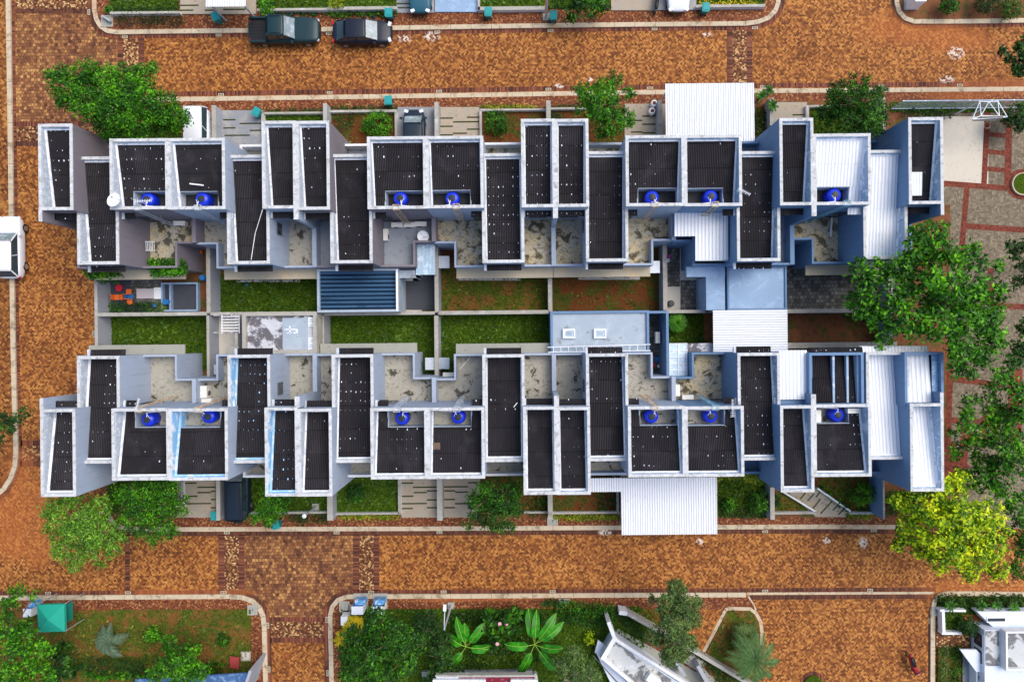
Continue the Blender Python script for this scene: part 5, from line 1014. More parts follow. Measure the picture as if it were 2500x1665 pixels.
SED = [(-1,.74,.42,.78),(-.96,.88,.30,.93),(-.8,.96,.22,.98),(-.4,1,.2,.97),(0,1,.2,.95),(.4,1,.2,.94),(.7,.97,.22,.88),(.9,.88,.28,.76),(.985,.66,.40,.66)]
SUV = [(-1,.66,.42,.88),(-.975,.84,.32,1.0),(-.85,.97,.28,1.06),(-.3,1,.26,1.03),(.3,1,.26,1.02),(.6,.98,.28,.99),(.82,.92,.32,.93),(.94,.78,.40,.84),(.995,.55,.46,.74)]
PIC = [(-1,.88,.5,.72),(-.97,.95,.42,.74),(-.5,1,.4,.74),(-.42,1,.38,1.0),(0,1,.36,1.04),(.4,1,.36,1.04),(.7,.98,.38,1.02),(.9,.92,.42,.95),(.99,.76,.5,.8)]
m_pt = paint('paint_dark_teal', (.008,.034,.040)); m_pn = paint('paint_navy_black', (.008,.013,.026)); m_pw = paint('paint_white', (.78,.80,.84)); m_pb = paint('paint_blue_black', (.01,.02,.035)); m_pteal = paint('paint_teal_blue', (.02,.10,.15))
car('pickup_truck', 'dark teal pickup truck with open ribbed bed parked at the kerb', 695, 76, 0, 5.35, 1.95, PIC, (-.42,-.36,.08,.33), m_pt, bed=True, cat='truck', rack=True, zr=1.70, sill=1.04)
car('parked_car', 'black sedan with pale reflections parked in front of the pickup truck', 885, 80, 0, 4.45, 1.78, SED, (-.86,-.52,.16,.52), m_pn, zr=1.42)
car('parked_car', 'white hatchback seen from its bonnet at the top edge', 1655, -38, -PI/2, 4.3, 1.75, SED, (-.8,-.5,.15,.5), m_pw, zr=1.4)
car('parked_car', 'dark teal car at the top edge beside the blue drive', 1026, -36, -PI/2, 4.4, 1.7, SED, (-.8,-.5,.1,.42), m_pteal, zr=1.42)
car('parked_car', 'black car parked nose out on the grey tiled upper driveway', 1012, 337, PI/2, 4.2, 1.7, SED, (-.9,-.7,.38,.72), m_pb, zr=1.5)
car('parked_van', 'white van half under the upper left tree', 489, 341, -PI/2, 4.5, 1.72, SUV, (-.985,-.93,.3,.6), m_pw, zr=1.72, sill=1.02, cat='van')
car('parked_car', 'white sport utility car cut by the left edge on the left road', 26, 604, PI/2, 4.7, 1.85, SUV, (-.96,-.78,.14,.44), m_pw, zr=1.6, sill=1.03)
vn = car('parked_van', 'black boxy van parked under the lower house beside a white party wall', 586, 1193, PI/2, 4.3, 1.62, SUV, (-.985,-.95,.35,.62), m_pb, zr=1.75, sill=1.02, cat='van', rack=True)
MB().tube((-2.2,0,.95),(-2.42,0,.95),.33,n=20).build('spare_wheel', m_tyre, vn)
def bike(px, py, rz, label, pm):
    t = thing('motorcycle', label, 'motorcycle', (0,0,0))
    for x in (-.62,.62):
        w_ = MB()
        for i in range(16): a0,a1 = i*PI/8,(i+1)*PI/8; w_.tube((x+.26*math.cos(a0),0,.3+.26*math.sin(a0)),(x+.26*math.cos(a1),0,.3+.26*math.sin(a1)),.045,n=6)
        w_.build('wheel', m_tyre, t)
    b_ = loft([(-.85,.06,.62,.72,.02),(-.6,.13,.5,.78,.02),(-.2,.15,.35,.72,.02),(.1,.12,.3,.55,.02),(.35,.15,.35,.75,.02),(.5,.2,.5,.95,.02),(.6,.10,.6,.95,.02)]); b_.build('body', pm, t, smooth=True)
    loft([(-.7,.10,.78,.84,.02),(-.4,.14,.76,.84,.03),(0,.12,.70,.78,.02),(.12,.07,.68,.72,.01)]).build('seat', m_trim, t, smooth=True)
    MB().path([(.38,-.33,1.02),(.46,-.1,1.0),(.46,.1,1.0),(.38,.33,1.02)],.022).tube((.46,0,1.0),(.62,0,.35),.03).build('handlebar', m_trim, t); MB().cbox(.6,0,.85,.1,.16,.12).build('headlight', m_head, t)
    for s in (-.3,.3): MB().cbox(.42,s,1.14,.03,.1,.07).tube((.42,s,1.0),(.42,s,1.12),.01).build('mirror', m_trim, t)
    q = P(px,py,.6); t.location = (q.x,q.y,0.0 if py > 100 else .15); t.rotation_euler.z = rz; return t
bike(2230,1622,-PI/2+.35,'red and black motor scooter parked on the lower right driveway', paint('paint_red',(.35,.01,.03))); bike(1603,6,PI/2-.15,'grey motorcycle at the top edge beside the white hatchback', paint('paint_grey',(.12,.13,.15)))
# ---------------------------------------------------------------- vegetation
def leafmat(name, stops, trans=.25, clump=.9, rough=.55):
    m, nt, b = newmat(name); g = nn(nt, 'ShaderNodeNewGeometry')
    r = mth(nt, 'ADD', mth(nt, 'MULTIPLY', g.outputs['Random Per Island'], .62), mth(nt, 'MULTIPLY', mrange(nt, noise(nt, clump, detail=3), .3, .7), .38))
    c = ramp(nt, r, stops); nt.links.new(c, b.inputs['Base Color']); b.inputs['Roughness'].default_value = rough; b.inputs['Specular IOR Level'].default_value = .3
    tr = nn(nt, 'ShaderNodeBsdfTranslucent'); nt.links.new(c, tr.inputs[0]); mx = nn(nt, 'ShaderNodeMixShader'); mx.inputs[0].default_value = trans
    nt.links.new(b.outputs[0], mx.inputs[1]); nt.links.new(tr.outputs[0], mx.inputs[2]); nt.links.new(mx.outputs[0], nt.nodes['Material Output'].inputs[0]); return m
G = dict(
 bright=leafmat('leaves_bright', [(0,(.006,.028,.002)),(.4,(.022,.11,.002)),(.72,(.085,.32,.004)),(1,(.26,.68,.01))]),
 dark=leafmat('leaves_dark', [(0,(.006,.024,.003)),(.5,(.016,.060,.006)),(.85,(.04,.13,.008)),(1,(.08,.22,.01))]),
 mid=leafmat('leaves_mid', [(0,(.005,.022,.002)),(.45,(.016,.075,.003)),(.75,(.05,.20,.005)),(1,(.16,.46,.01))]),
 olive=leafmat('leaves_olive', [(0,(.03,.05,.015)),(.5,(.08,.15,.03)),(.85,(.17,.28,.06)),(1,(.32,.42,.12))]),
 fresh=leafmat('leaves_fresh', [(0,(.02,.06,.006)),(.4,(.08,.22,.012)),(.75,(.22,.46,.03)),(1,(.45,.68,.10))]),
 yellow=leafmat('leaves_yellow', [(0,(.02,.06,.003)),(.3,(.08,.22,.003)),(.55,(.42,.60,.004)),(1,(1.0,.95,.01))], clump=.7),
 ygrass=leafmat('yellow_grass', [(0,(.06,.12,.005)),(.5,(.2,.28,.008)),(1,(.55,.55,.02))]),
 purple=leafmat('flowering_hedge', [(0,(.006,.018,.005)),(.8,(.02,.055,.01)),(.93,(.03,.06,.02)),(1,(.22,.13,.5))]),
 flower=leafmat('yellow_flowers', [(0,(.1,.16,.005)),(.4,(.7,.5,.01)),(1,(.95,.75,.02))]),
 silver=leafmat('silver_leaves', [(0,(.05,.10,.05)),(1,(.20,.28,.17))]), banana=leafmat('banana_leaves', [(0,(.02,.16,.008)),(1,(.06,.42,.012))], trans=.3, rough=.35),
 bluepalm=leafmat('blue_palm', [(0,(.03,.09,.02)),(1,(.14,.26,.07))]), brown=leafmat('flower_purple_leaves', [(0,(.02,.03,.01)),(.6,(.05,.10,.01)),(1,(.12,.02,.04))]))
def leaves(blobs, dens=1.0, leaf=.2, clump=.42, up=.7, per=16, shell=.72, aspect=.5, zs=.75, seed=1):
    """blobs: world (x,y,z,r). leaf shaped quads gathered in clumps over every blob"""
    R = np.random.default_rng(seed); C = []; D = []
    for (x, y, z, r) in blobs:
        nc = max(4, int(dens*7.5*(r/clump)**2*.55))
        d = R.normal(size=(nc,3)); d[:,2] = d[:,2]*.9+.25; d /= np.linalg.norm(d,axis=1)[:,None]
        rad = r*(shell + (1-shell)*R.random(nc)); rad *= np.where(R.random(nc) < .25, .6, 1.0)
        c = d*rad[:,None]; c[:,2] *= zs; C.append(c + np.array([x,y,z])); D.append(d)
    C = np.concatenate(C); D = np.concatenate(D); n = len(C)*per
    c = np.repeat(C, per, axis=0) + R.normal(size=(n,3))*clump*.42*np.array([1,1,.6]); c[:,2] = np.maximum(c[:,2], .18)
    nrm = np.repeat(D, per, axis=0)*.6 + np.array([0,0,up]) + R.normal(size=(n,3))*.55; nrm /= np.linalg.norm(nrm,axis=1)[:,None]
    a = np.cross(nrm, R.normal(size=(n,3))); a /= np.linalg.norm(a,axis=1)[:,None]; b = np.cross(nrm, a)
    s = leaf*(.6+.8*R.random(n))[:,None]
    V = np.stack([c-a*s*.5, c+b*s*aspect*.5-a*s*.05, c+a*s*.5, c-b*s*aspect*.5-a*s*.05], axis=1).reshape(-1,3)
    return V
def leafobj(name, V, mat_, parent=None, k=4):
    org = ORG.get(parent.name, Vector((0,0,0))) if parent else Vector((0,0,0))
    V = V - np.array(org); me = bpy.data.meshes.new(name); nv = len(V); nf = nv//k
    me.vertices.add(nv); me.vertices.foreach_set('co', V.astype(np.float32).ravel())
    me.loops.add(nv); me.loops.foreach_set('vertex_index', np.arange(nv, dtype=np.int32)); me.polygons.add(nf)
    me.polygons.foreach_set('loop_start', np.arange(0, nv, k, dtype=np.int32)); me.polygons.foreach_set('loop_total', np.full(nf, k, dtype=np.int32))
    me.update(calc_edges=True); me.validate(); me.materials.append(mat_); o = bpy.data.objects.new(name, me); COL.objects.link(o)
    if parent: o.parent = parent; ORG[o.name] = org
    return o
SEED = [100]
def wb(blobs): return [(*P(x, y, z), r*(H-z)/F) for (x, y, r, z) in blobs]
def tree(label, base, blobs, col='mid', leaf=.22, dens=1.0, clump=.45, bark=None, per=16, name='tree', cat='tree', up=.7, tr=.16, group=None, sub=True, bright=None):
    SEED[0] += 1; dens *= 1.45; leaf *= .92; W_ = wb(blobs); b = P(*base, .1); t = thing(name, label, cat, b, 0, group)
    leafobj('crown', leaves(W_, dens, leaf, clump, up, per, seed=SEED[0]), G[col], t)
    cz = sum(w_[2] for w_ in W_)/len(W_); cx = sum(w_[0] for w_ in W_)/len(W_); cy = sum(w_[1] for w_ in W_)/len(W_)
    mb = MB(); fork = Vector((b.x+(cx-b.x)*.35, b.y+(cy-b.y)*.35, cz*.5)); mb.tube(b, fork, tr, tr*.75, 8)
    for i, w_ in enumerate(W_):
        e = Vector((w_[0], w_[1], w_[2]+w_[3]*.3)); md = fork.lerp(e,.5)+Vector((random.uniform(-.3,.3),random.uniform(-.3,.3),.25)); mb.tube(fork, md, tr*.5, tr*.3, 6); mb.tube(md, e, tr*.3, tr*.12, 5)
        for k in range(3 if sub else 0):
            a = random.uniform(0,6.28); mb.tube(md.lerp(e,.3+.25*k), e+Vector((math.cos(a),math.sin(a),.3))*w_[3]*.85, tr*.17, .012, 4)
    mb.build('trunk', bark or m_trunk, t); return t
tree('large bright green tree at the upper left over the white van', (330,285), [(140,180,22,6.5),(165,215,42,6.8),(205,182,36,7),(250,200,46,7.5),(300,205,46,7.5),(345,192,34,7.2),(372,166,13,6.5),(350,240,50,7.2),(290,255,55,7.6),(220,250,50,7),(400,265,40,6.6),(428,292,34,5.6),(330,292,45,6.6),(270,300,40,6),(160,252,24,6),(395,305,32,5.4),(268,330,16,4.8),(115,180,9,6)], 'bright', .2, 1.25, .36, per=20, tr=.25)
tree('feathery green tree beside the upper narrow roofs', (1470,290), [(1440,232,30,5.6),(1480,225,36,6.3),(1500,198,20,6.6),(1470,265,42,6.3),(1492,300,36,5.6),(1475,328,20,4.6),(1525,285,26,4.8),(1412,216,12,5),(1538,302,13,4.2),(1535,232,18,5.6),(1430,265,25,5)], 'bright', .17, .75, .24, per=18)
tree('spiky green tree at the upper right garden reaching over the pavement', (2090,285), [(2035,205,9,6),(2035,222,12,6),(2058,203,10,6),(2060,222,13,6),(2082,188,8,6.6),(2080,205,11,6.6),(2116,193,13,6.6),(2040,248,30,5.6),(2085,240,33,6.4),(2120,240,32,6.8),(2148,225,18,5.6),(2080,290,38,5.6),(2120,290,35,5.6),(2148,300,25,4.8),(2025,275,28,4.6),(2130,328,14,3.6),(2155,265,18,5.6)], 'mid', .17, .75, .24, per=18)
tree('wide spreading tree with bright leaf tips over the grey stone yard and plaza', (2285,760), [(2235,572,20,8),(2275,560,18,8),(2310,560,11,8),(2240,610,36,8),(2290,600,36,8.6),(2340,632,34,8.6),(2380,612,18,8),(2398,642,14,8),(2205,650,34,7.8),(2150,665,30,7.4),(2100,658,24,7),(2120,710,34,7),(2088,735,22,6),(2200,720,42,7.8),(2262,682,42,8.6),(2320,700,42,9),(2380,702,36,8.6),(2430,722,20,8),(2446,702,9,8),(2160,780,34,7),(2222,790,38,7.8),(2290,790,42,8.6),(2360,780,42,8.6),(2412,790,36,8.4),(2160,832,18,6.5),(2342,850,36,8.4),(2400,860,34,8),(2432,822,26,8),(2362,908,16,8),(2440,650,10,8),(2300,740,40,7.5),(2380,740,36,7.5),(2120,760,26,6.4),(2340,900,24,7.4),(2240,640,36,7),(2430,760,24,7.6)], 'bright', .34, 1.15, .46, per=15, tr=.17, bark=m_trunkpale)
tree('yellow green tree at the lower right street corner', (2330,1270), [(2205,1222,30,5.6),(2255,1232,42,6.4),(2310,1212,42,6.6),(2225,1292,38,5.6),(2288,1290,46,7.2),(2348,1268,50,7.4),(2408,1260,40,7.2),(2258,1342,30,5.6),(2318,1350,42,6.6),(2378,1350,44,6.6),(2418,1328,36,6.6),(2436,1388,26,5.6),(2368,1395,24,5.6),(2195,1330,16,5),(2290,1388,12,5.6),(2440,1290,24,6.6),(2345,1180,26,6)], 'yellow', .28, 1.1, .38, per=16, tr=.22)
tree('thin leaved trees with bare twigs at the right edge above the yellow tree', (2440,1080), [(2370,980,20,7),(2412,958,20,7),(2442,930,26,7.6),(2482,960,32,7.8),(2502,1005,36,7.8),(2362,1032,24,6.8),(2402,1062,28,6),(2332,1050,16,6),(2452,1085,32,6.8),(2482,1135,38,6.8),(2332,1102,20,5),(2402,1132,32,5),(2442,1182,34,5.8),(2347,1160,22,4.5),(2492,1235,34,6),(2420,1000,30,6.5),(2460,1030,34,6.5),(2380,1085,26,5.6),(2500,1090,34,6.5),(2360,1000,18,6),(2440,1140,30,5.6),(2395,1175,28,5.4)], 'bright', .28, .95, .40, per=14, tr=.1, bark=m_trunkpale)
tree('dark tree filling the lower right edge beside the yellow tree', (2495,1330), [(2490,1290,30,5.6),(2505,1340,32,5.6),(2490,1390,24,5)], 'mid', .24, .8, .36)
tree('dark green tree leaning in from the right edge over the plaza', (2540,640), [(2470,600,16,7),(2502,595,20,7),(2490,640,20,7),(2505,680,25,7),(2480,690,12,7),(2470,620,10,6.5)], 'dark', .26, .8, .36)
tree('tree at the right edge above the round planter bed', (2540,860), [(2480,880,25,7),(2505,850,30,7),(2505,800,20,7),(2460,905,20,7)], 'mid', .26, .8, .36)
tree('low dark green bush by the backboard at the right edge', (2475,285), [(2478,283,30,2),(2500,300,30,2),(2455,290,14,1.6),(2505,270,25,2)], 'dark', .2, 1.0, .32, name='bush', cat='bush', tr=.08)
tree('light green wispy tree on the lower left road corner', (225,1262), [(138,1242,30,5.4),(180,1218,26,5.4),(148,1290,36,5.6),(200,1280,42,6.2),(160,1340,30,4.8),(215,1335,30,4.8),(185,1374,22,4.2),(255,1300,36,5.4),(276,1338,22,4.8),(246,1368,14,4.2),(290,1310,18,4.8),(240,1240,32,5.4),(116,1255,14,5)], 'fresh', .19, 1.15, .34, per=18, bark=m_trunkpale)
tree('dense green tree over the shaded lower left garden', (368,1228), [(302,1212,30,4.6),(350,1205,38,5.4),(408,1200,32,5.4),(436,1232,22,4.8),(390,1240,38,5.6),(342,1250,30,5.4),(452,1248,13,4.6),(400,1288,30,4.8),(350,1298,24,4.8),(372,1322,13,4),(425,1300,14,4.6),(312,1270,26,4.6),(330,1228,34,5.4),(455,1215,9,4.5)], 'bright', .17, 1.1, .32, per=18)
tree('dark green tree spilling over the lower pavement near the middle', (1215,1215), [(1190,1212,38,4.6),(1230,1218,38,5.2),(1258,1240,24,4.6),(1160,1262,18,3.8),(1140,1280,11,3.4),(1214,1262,32,5),(1240,1288,17,4.2),(1212,1290,14,4.2),(1162,1226,26,4.2),(1262,1202,18,3.8),(1245,1186,20,3.8),(1182,1282,12,4)], 'mid', .17, 1.1, .3, per=18)
tree('small green tree between the black van and the lamp garden', (665,1235), [(664,1236,30,3.6),(640,1252,18,3.2),(618,1270,13,2.8),(660,1265,20,3.2),(688,1240,18,3.2),(650,1283,9,2.8),(650,1200,14,3.2),(695,1222,14,3)], 'bright', .16, 1.15, .28, per=18, tr=.1)
tree('grey olive tree with pale bare branches at the slanted garden wall', (1650,1540), [(1655,1442,26,5.6),(1630,1475,30,6),(1672,1482,32,6.4),(1650,1520,36,6.4),(1692,1512,20,5.6),(1600,1552,24,4.8),(1652,1570,32,5.6),(1632,1606,22,4.8),(1680,1572,22,4.8),(1592,1462,9,5),(1705,1465,12,5),(1665,1600,14,4)], 'olive', .18, 1.2, .28, per=20, bark=m_trunkpale, tr=.1)
tree('large dark tree with bright palm shaped leaves at the bottom', (930,1600), [(870,1552,34,4.6),(920,1522,38,5.4),(960,1560,46,6),(900,1600,46,5.6),(980,1620,40,5.4),(860,1640,34,4.6),(930,1655,40,5.4),(1010,1570,30,4.6),(850,1592,24,4)], 'mid', .24, 1.05, .36, per=16)
tree('darker round bush right of the big bottom tree', (1035,1530), [(1030,1535,28,3),(1050,1512,20,2.6),(1060,1548,20,2.6),(1020,1510,16,2.4)], 'dark', .18, 1.1, .3, name='bush', cat='bush', tr=.08)
tree('narrow leaved shrub left of the first banana plant', (1075,1600), [(1080,1562,24,2.6),(1070,1600,28,3),(1088,1640,28,2.8),(1062,1652,22,2.6),(1115,1640,16,2.4)], 'dark', .32, .7, .34, name='shrub', cat='shrub', tr=.08)
tree('dense green tree filling the bottom left corner', (40,1570), [(45,1442,20,4),(82,1452,12,3.8),(20,1482,26,4.6),(20,1540,38,5.4),(58,1535,28,4.8),(40,1600,42,5.4),(92,1592,34,4.6),(20,1650,40,4.8),(95,1650,38,4.6)], 'bright', .24, .95, .36, per=15)
tree('dark bamboo like bush beside the bottom left tree', (155,1620), [(155,1600,24,2.6),(150,1640,26,2.4),(178,1630,18,2)], 'dark', .42, .6, .34, name='bush', cat='bush', tr=.06)
tree('green shrub tree with star leaves at the bottom beside the dry lawn', (440,1620), [(418,1572,22,3),(470,1582,20,3),(442,1612,32,4),(402,1622,26,3.6),(482,1638,26,3.6),(442,1652,34,3.8),(385,1650,20,3)], 'bright', .24, 1.0, .34, per=16, name='shrub', cat='shrub', tr=.1)
tree('round grey olive tree at the bottom left of the white angled house', (1405,1650), [(1405,1600,28,4.6),(1380,1635,28,4.6),(1430,1635,30,4.8),(1402,1660,34,4.8),(1445,1660,22,4.2),(1360,1618,12,4)], 'olive', .17, .95, .3, per=16, bark=m_trunkpale)
tree('dark tree crown reaching in from the left edge', (-20,1040), [(8,1030,22,6),(38,1022,15,6),(20,1050,14,6),(66,1008,9,6),(4,1074,11,6),(-25,1045,30,6)], 'dark', .22, 1.0, .34)
tree('dark palm leaved tree at the upper right edge', (2530,150), [(2448,125,8,6),(2462,140,9,6),(2475,158,10,6),(2490,112,10,6),(2498,140,14,6),(2492,175,12,6),(2505,95,9,6),(2480,182,7,6)], 'dark', .3, 1.0, .26)
for x, y, r_, z_, c_, l in ((920,306,36,1.1,'bright','round clipped green bush in the shrub bed left of the black car'),(1212,300,32,1.1,'mid','round clipped green bush beside the cream driveway'),(264,22,8,.7,'bright','small round green bush at the top left corner'),(2105,1206,30,1.6,'bright','round green bush in the garden right of the slanted driveway'),
    (868,1204,22,.8,'mid','low green bush in the lower garden left of the grey driveway'),(2365,1527,24,1.6,'dark','round dark bush by the white house at the lower right'),(375,1550,19,.9,'bright','small leafy bush on the dry bottom lawn'),(545,1563,15,.8,'mid','small star leaved bush near the red sheet'),
    (1855,1225,30,1.3,'mid','leafy shrub at the lower right of the big white carport'),(1778,1232,18,1.2,'bright','bright shrub against the white carport, lower side'),(1890,1222,14,.9,'dark','dark spiky shrub left of the triangular bed'),(393,748,14,.8,'olive','small variegated bush beside the patio hedge'),
    (2320,10,24,1.6,'mid','green bush at the top right verge, left of the group'),(2410,6,30,1.8,'dark','dark bush at the top right verge'),(2465,22,28,1.6,'mid','green bush in the top right corner'),(1360,290,14,.5,'brown','low weeds by the upper middle wall'),
    (1440,1558,13,1,'yellow','small yellowish bush by the white angled house'),(2150,735,1,.3,'mid','x')):
    if l == 'x': continue
    SEED[0] += 1; rr = r_*(H-z_)/F; b = P(x,y,.15); t = thing('bush', l, 'bush', b)
    leafobj('foliage', leaves([(*P(x,y,z_*.6), rr)], 1.6, .12 if r_ > 25 else .15, .22, .6, 16, seed=SEED[0]), G[c_], t); MB().tube((b.x,b.y,.1),(b.x,b.y,z_*.7),.05,.03).build('stem', m_trunk, t)
def hedge(label, px, z, col, leaf=.12, dens=130, name='hedge', spill=.0, zb=.1, kind=None):
    """px polygon rect or list; foliage filled through the box volume"""
    SEED[0] += 1; R = np.random.default_rng(SEED[0])
    if len(px) == 4 and not isinstance(px[0], tuple): pts = rect(*px)
    else: pts = px
    q = [P(x,y,z) for x,y in pts]; area = abs(sum(q[i].x*q[(i+1)%4].y-q[(i+1)%4].x*q[i].y for i in range(4)))/2; n = int(area*dens)+30
    u, v = R.random(n), R.random(n); A = np.array([list(w_) for w_ in q])
    c = (A[0]*(1-u)[:,None]*(1-v)[:,None]+A[1]*u[:,None]*(1-v)[:,None]+A[2]*u[:,None]*v[:,None]+A[3]*(1-u)[:,None]*v[:,None]) + R.normal(size=(n,3))*.09
    top = .75+.28*np.sin(c[:,0]*2.1+SEED[0])*np.cos(c[:,1]*2.7)*.6+.12*R.random(n); c[:,2] = zb+(z-zb)*top*np.sqrt(R.random(n))
    nrm = np.array([0,0,.8])+R.normal(size=(n,3))*.6; nrm /= np.linalg.norm(nrm,axis=1)[:,None]; a = np.cross(nrm, R.normal(size=(n,3))); a /= np.linalg.norm(a,axis=1)[:,None]; b = np.cross(nrm,a); s = leaf*(.6+.8*R.random(n))[:,None]
    V = np.stack([c-a*s*.5,c+b*s*.28,c+a*s*.5,c-b*s*.28],axis=1).reshape(-1,3)
    t = thing(name, label, name.replace('_',' '), ((q[0].x+q[2].x)/2,(q[0].y+q[2].y)/2,zb)); leafobj('foliage', V, G[col], t); return t
hedge('long dark hedge with tiny violet flowers at the top left', (272,440,32,56), .9, 'purple', .12, 260); hedge('dark border plants with violet flowers behind the pale wall, top left', (275,432,14,28), .6, 'purple', .12, 200)
hedge('dense green hedge along the bottom pavement right of the banana plants', [(1318,1480),(1345,1472),(1500,1482),(1508,1525)], 1.2, 'mid', .15, 300); hedge('green hedge below the bottom pavement hedge', [(1345,1500),(1500,1500),(1490,1535),(1385,1530)], 1.2, 'mid', .15, 260); hedge('dark diagonal hedge behind the slanted white wall', [(1500,1500),(1518,1502),(1592,1562),(1575,1575)], 1.0, 'dark', .14, 300)
hedge('clipped green hedge inside the furnished patio', (257,368,738,760), .9, 'mid', .14, 260); hedge('green vines hanging from the tan terrace ledge', [(357,633),(440,633),(448,668),(362,672)], 3.9, 'bright', .2, 620, 'vines', zb=3.0); hedge('green vines hanging at the left house corner', [(195,650),(245,660),(300,672),(215,682)], 3.1, 'bright', .2, 560, 'vines', zb=2.6); hedge('vines trailing down beside the patio wall', [(230,675),(290,678),(285,690),(232,690)], 2.2, 'mid', .16, 250, 'vines', zb=1.5)
hedge('bright yellow green strip plants by the upper cream driveway', (1178,1308,257,265), .35, 'ygrass', .16, 260, 'plants'); hedge('yellow grass strip along the lower pavement, left part', (832,972,1257,1268), .35, 'ygrass', .18, 260, 'plants'); hedge('yellow grass strip left of the big white carport', (1350,1508,1257,1269), .35, 'ygrass', .18, 260, 'plants')
hedge('dark strip plants above the plain lawn bed', (650,788,266,274), .3, 'dark', .14, 200, 'plants'); hedge('dark strip plants above the round bush bed', (806,970,258,268), .4, 'dark', .14, 220, 'plants'); hedge('row of yellow flowers at the top edge', (1708,1850,2,12), .5, 'flower', .14, 170, 'flowers'); hedge('dark strip plants left of the upper feathery tree', (1345,1420,256,263), .3, 'dark', .14, 200, 'plants')
hedge('dark strip plants behind the pickup truck', (660,800,29,38), .3, 'dark', .2, 130, 'plants'); hedge('spiky strip plants behind the black sedan', (800,965,26,40), .35, 'mid', .24, 110, 'plants'); hedge('bright leafy shrub at the top edge left of the pickup', [(625,-10),(660,-10),(655,25),(632,30)], 1.4, 'bright', .18, 260, 'shrub')
hedge('yellow green shrub at the top edge by the small white slab', (800,832,-12,14), 1.2, 'ygrass', .18, 260, 'shrub'); hedge('dark hedge beside the dry bottom lawn', (208,345,1612,1645), .9, 'dark', .14, 260); hedge('broad leaved row along the bottom edge', (200,400,1645,1662), .7, 'bright', .28, 90, 'plants'); hedge('broad leaved plants beside the red sheet', (478,540,1622,1658), .6, 'bright', .26, 90, 'plants')
hedge('bright planter foliage on the green balcony edge', (1822,1852,1149,1178), 3.6, 'ygrass', .16, 300, 'vines', zb=3.0); hedge('bright foliage hanging under the lower right carport wall', (1752,1822,1160,1172), 2.2, 'ygrass', .16, 260, 'vines', zb=1.4); hedge('dark shrubs in the bed beside the white street carport', (1846,1878,270,330), .8, 'brown', .2, 140, 'plants')
hedge('low climbing plants along the slanted white wall', [(1995,1190),(2010,1188),(2080,1240),(2070,1252)], .7, 'mid', .14, 240, 'plants'); hedge('yellow green plants at the foot of the white wall, right garden', (2070,2130,1254,1268), .5, 'ygrass', .16, 200, 'plants'); hedge('white flowering strip at the lower right house', (2300,2322,1578,1672), .6, 'olive', .12, 260, 'flowers'); hedge('green strip beside the white flowering strip', (2330,2352,1580,1672), .6, 'mid', .14, 260, 'plants'); hedge('dark ground cover at the lower right corner garden', (2290,2500,1452,1486), .35, 'dark', .16, 160, 'plants')
hedge('red flowering twigs in the shrub bed', [(808,285),(860,275),(865,300),(815,330)], .7, 'brown', .16, 90, 'plants'); hedge('dark bushes along the park fence', (2210,2330,266,283), .8, 'dark', .18, 170); hedge('dark green undergrowth beside the yellow green tree', (2165,2215,1205,1262), .8, 'dark', .2, 120, 'plants'); hedge('small plants left of the lower lamp garden', (725,800,1255,1280), .6, 'dark', .16, 160, 'plants'); hedge('low plants with reddish leaves above the lower pavement', (705,735,1255,1275), .5, 'brown', .16, 160, 'plants')
hedge('shaded low plants under the front wall, right of the lower middle tree', (1290,1338,1215,1262), .5, 'mid', .16, 110, 'plants'); hedge('dark low plants across the small lower bed', (1455,1508,1205,1248), .5, 'dark', .14, 130, 'plants'); hedge('plants along the lower edge of the carport garden', (1760,1880,1245,1265), .5, 'brown', .18, 130, 'plants'); hedge('dark shrubs in front of the white angled house', [(1690,1595),(1715,1600),(1820,1665),(1760,1680)], .7, 'dark', .14, 220, 'plants')
hedge('dark planting around the two banana plants', (1095,1330,1495,1530), .9, 'dark', .2, 110, 'plants'); hedge('dark undergrowth below the frangipani', (1150,1280,1560,1600), .7, 'dark', .2, 90, 'plants'); hedge('dark planting left of the large banana plant', (1140,1190,1590,1640), .6, 'dark', .18, 60, 'plants')
# long leaved plants
def blade(mb, b, az, ln, w, rise, droop, segs=5, z0=0, pet=0):
    pts = []
    for i in range(segs+1):
        t_ = i/segs; r_ = ln*t_; pts.append((b[0]+math.cos(az)*r_, b[1]+math.sin(az)*r_, b[2]+rise*math.sin(t_*1.7)-droop*t_*t_))
    nx_, ny_ = -math.sin(az), math.cos(az)
    for i in range(segs):
        prof = (lambda u: w*math.sin(math.pi*min(.98,u*.9+.08))) if not pet else (lambda u: .05 if u < pet else w*max(.06,min(1,((u-pet)/.12)**.6,((1.001-u)/.25)**.55))); w0, w1 = prof(i/segs), prof((i+1)/segs); p, q = pts[i], pts[i+1]
        for s in (1,-1):
            A = (p[0],p[1],p[2]-.0); B = (q[0],q[1],q[2]); C_ = (q[0]+s*nx_*w1/2,q[1]+s*ny_*w1/2,q[2]+.06*w1); D_ = (p[0]+s*nx_*w0/2,p[1]+s*ny_*w0/2,p[2]+.06*w0)
            mb.quad(*( (A,B,C_,D_) if s > 0 else (D_,C_,B,A)))
    return pts
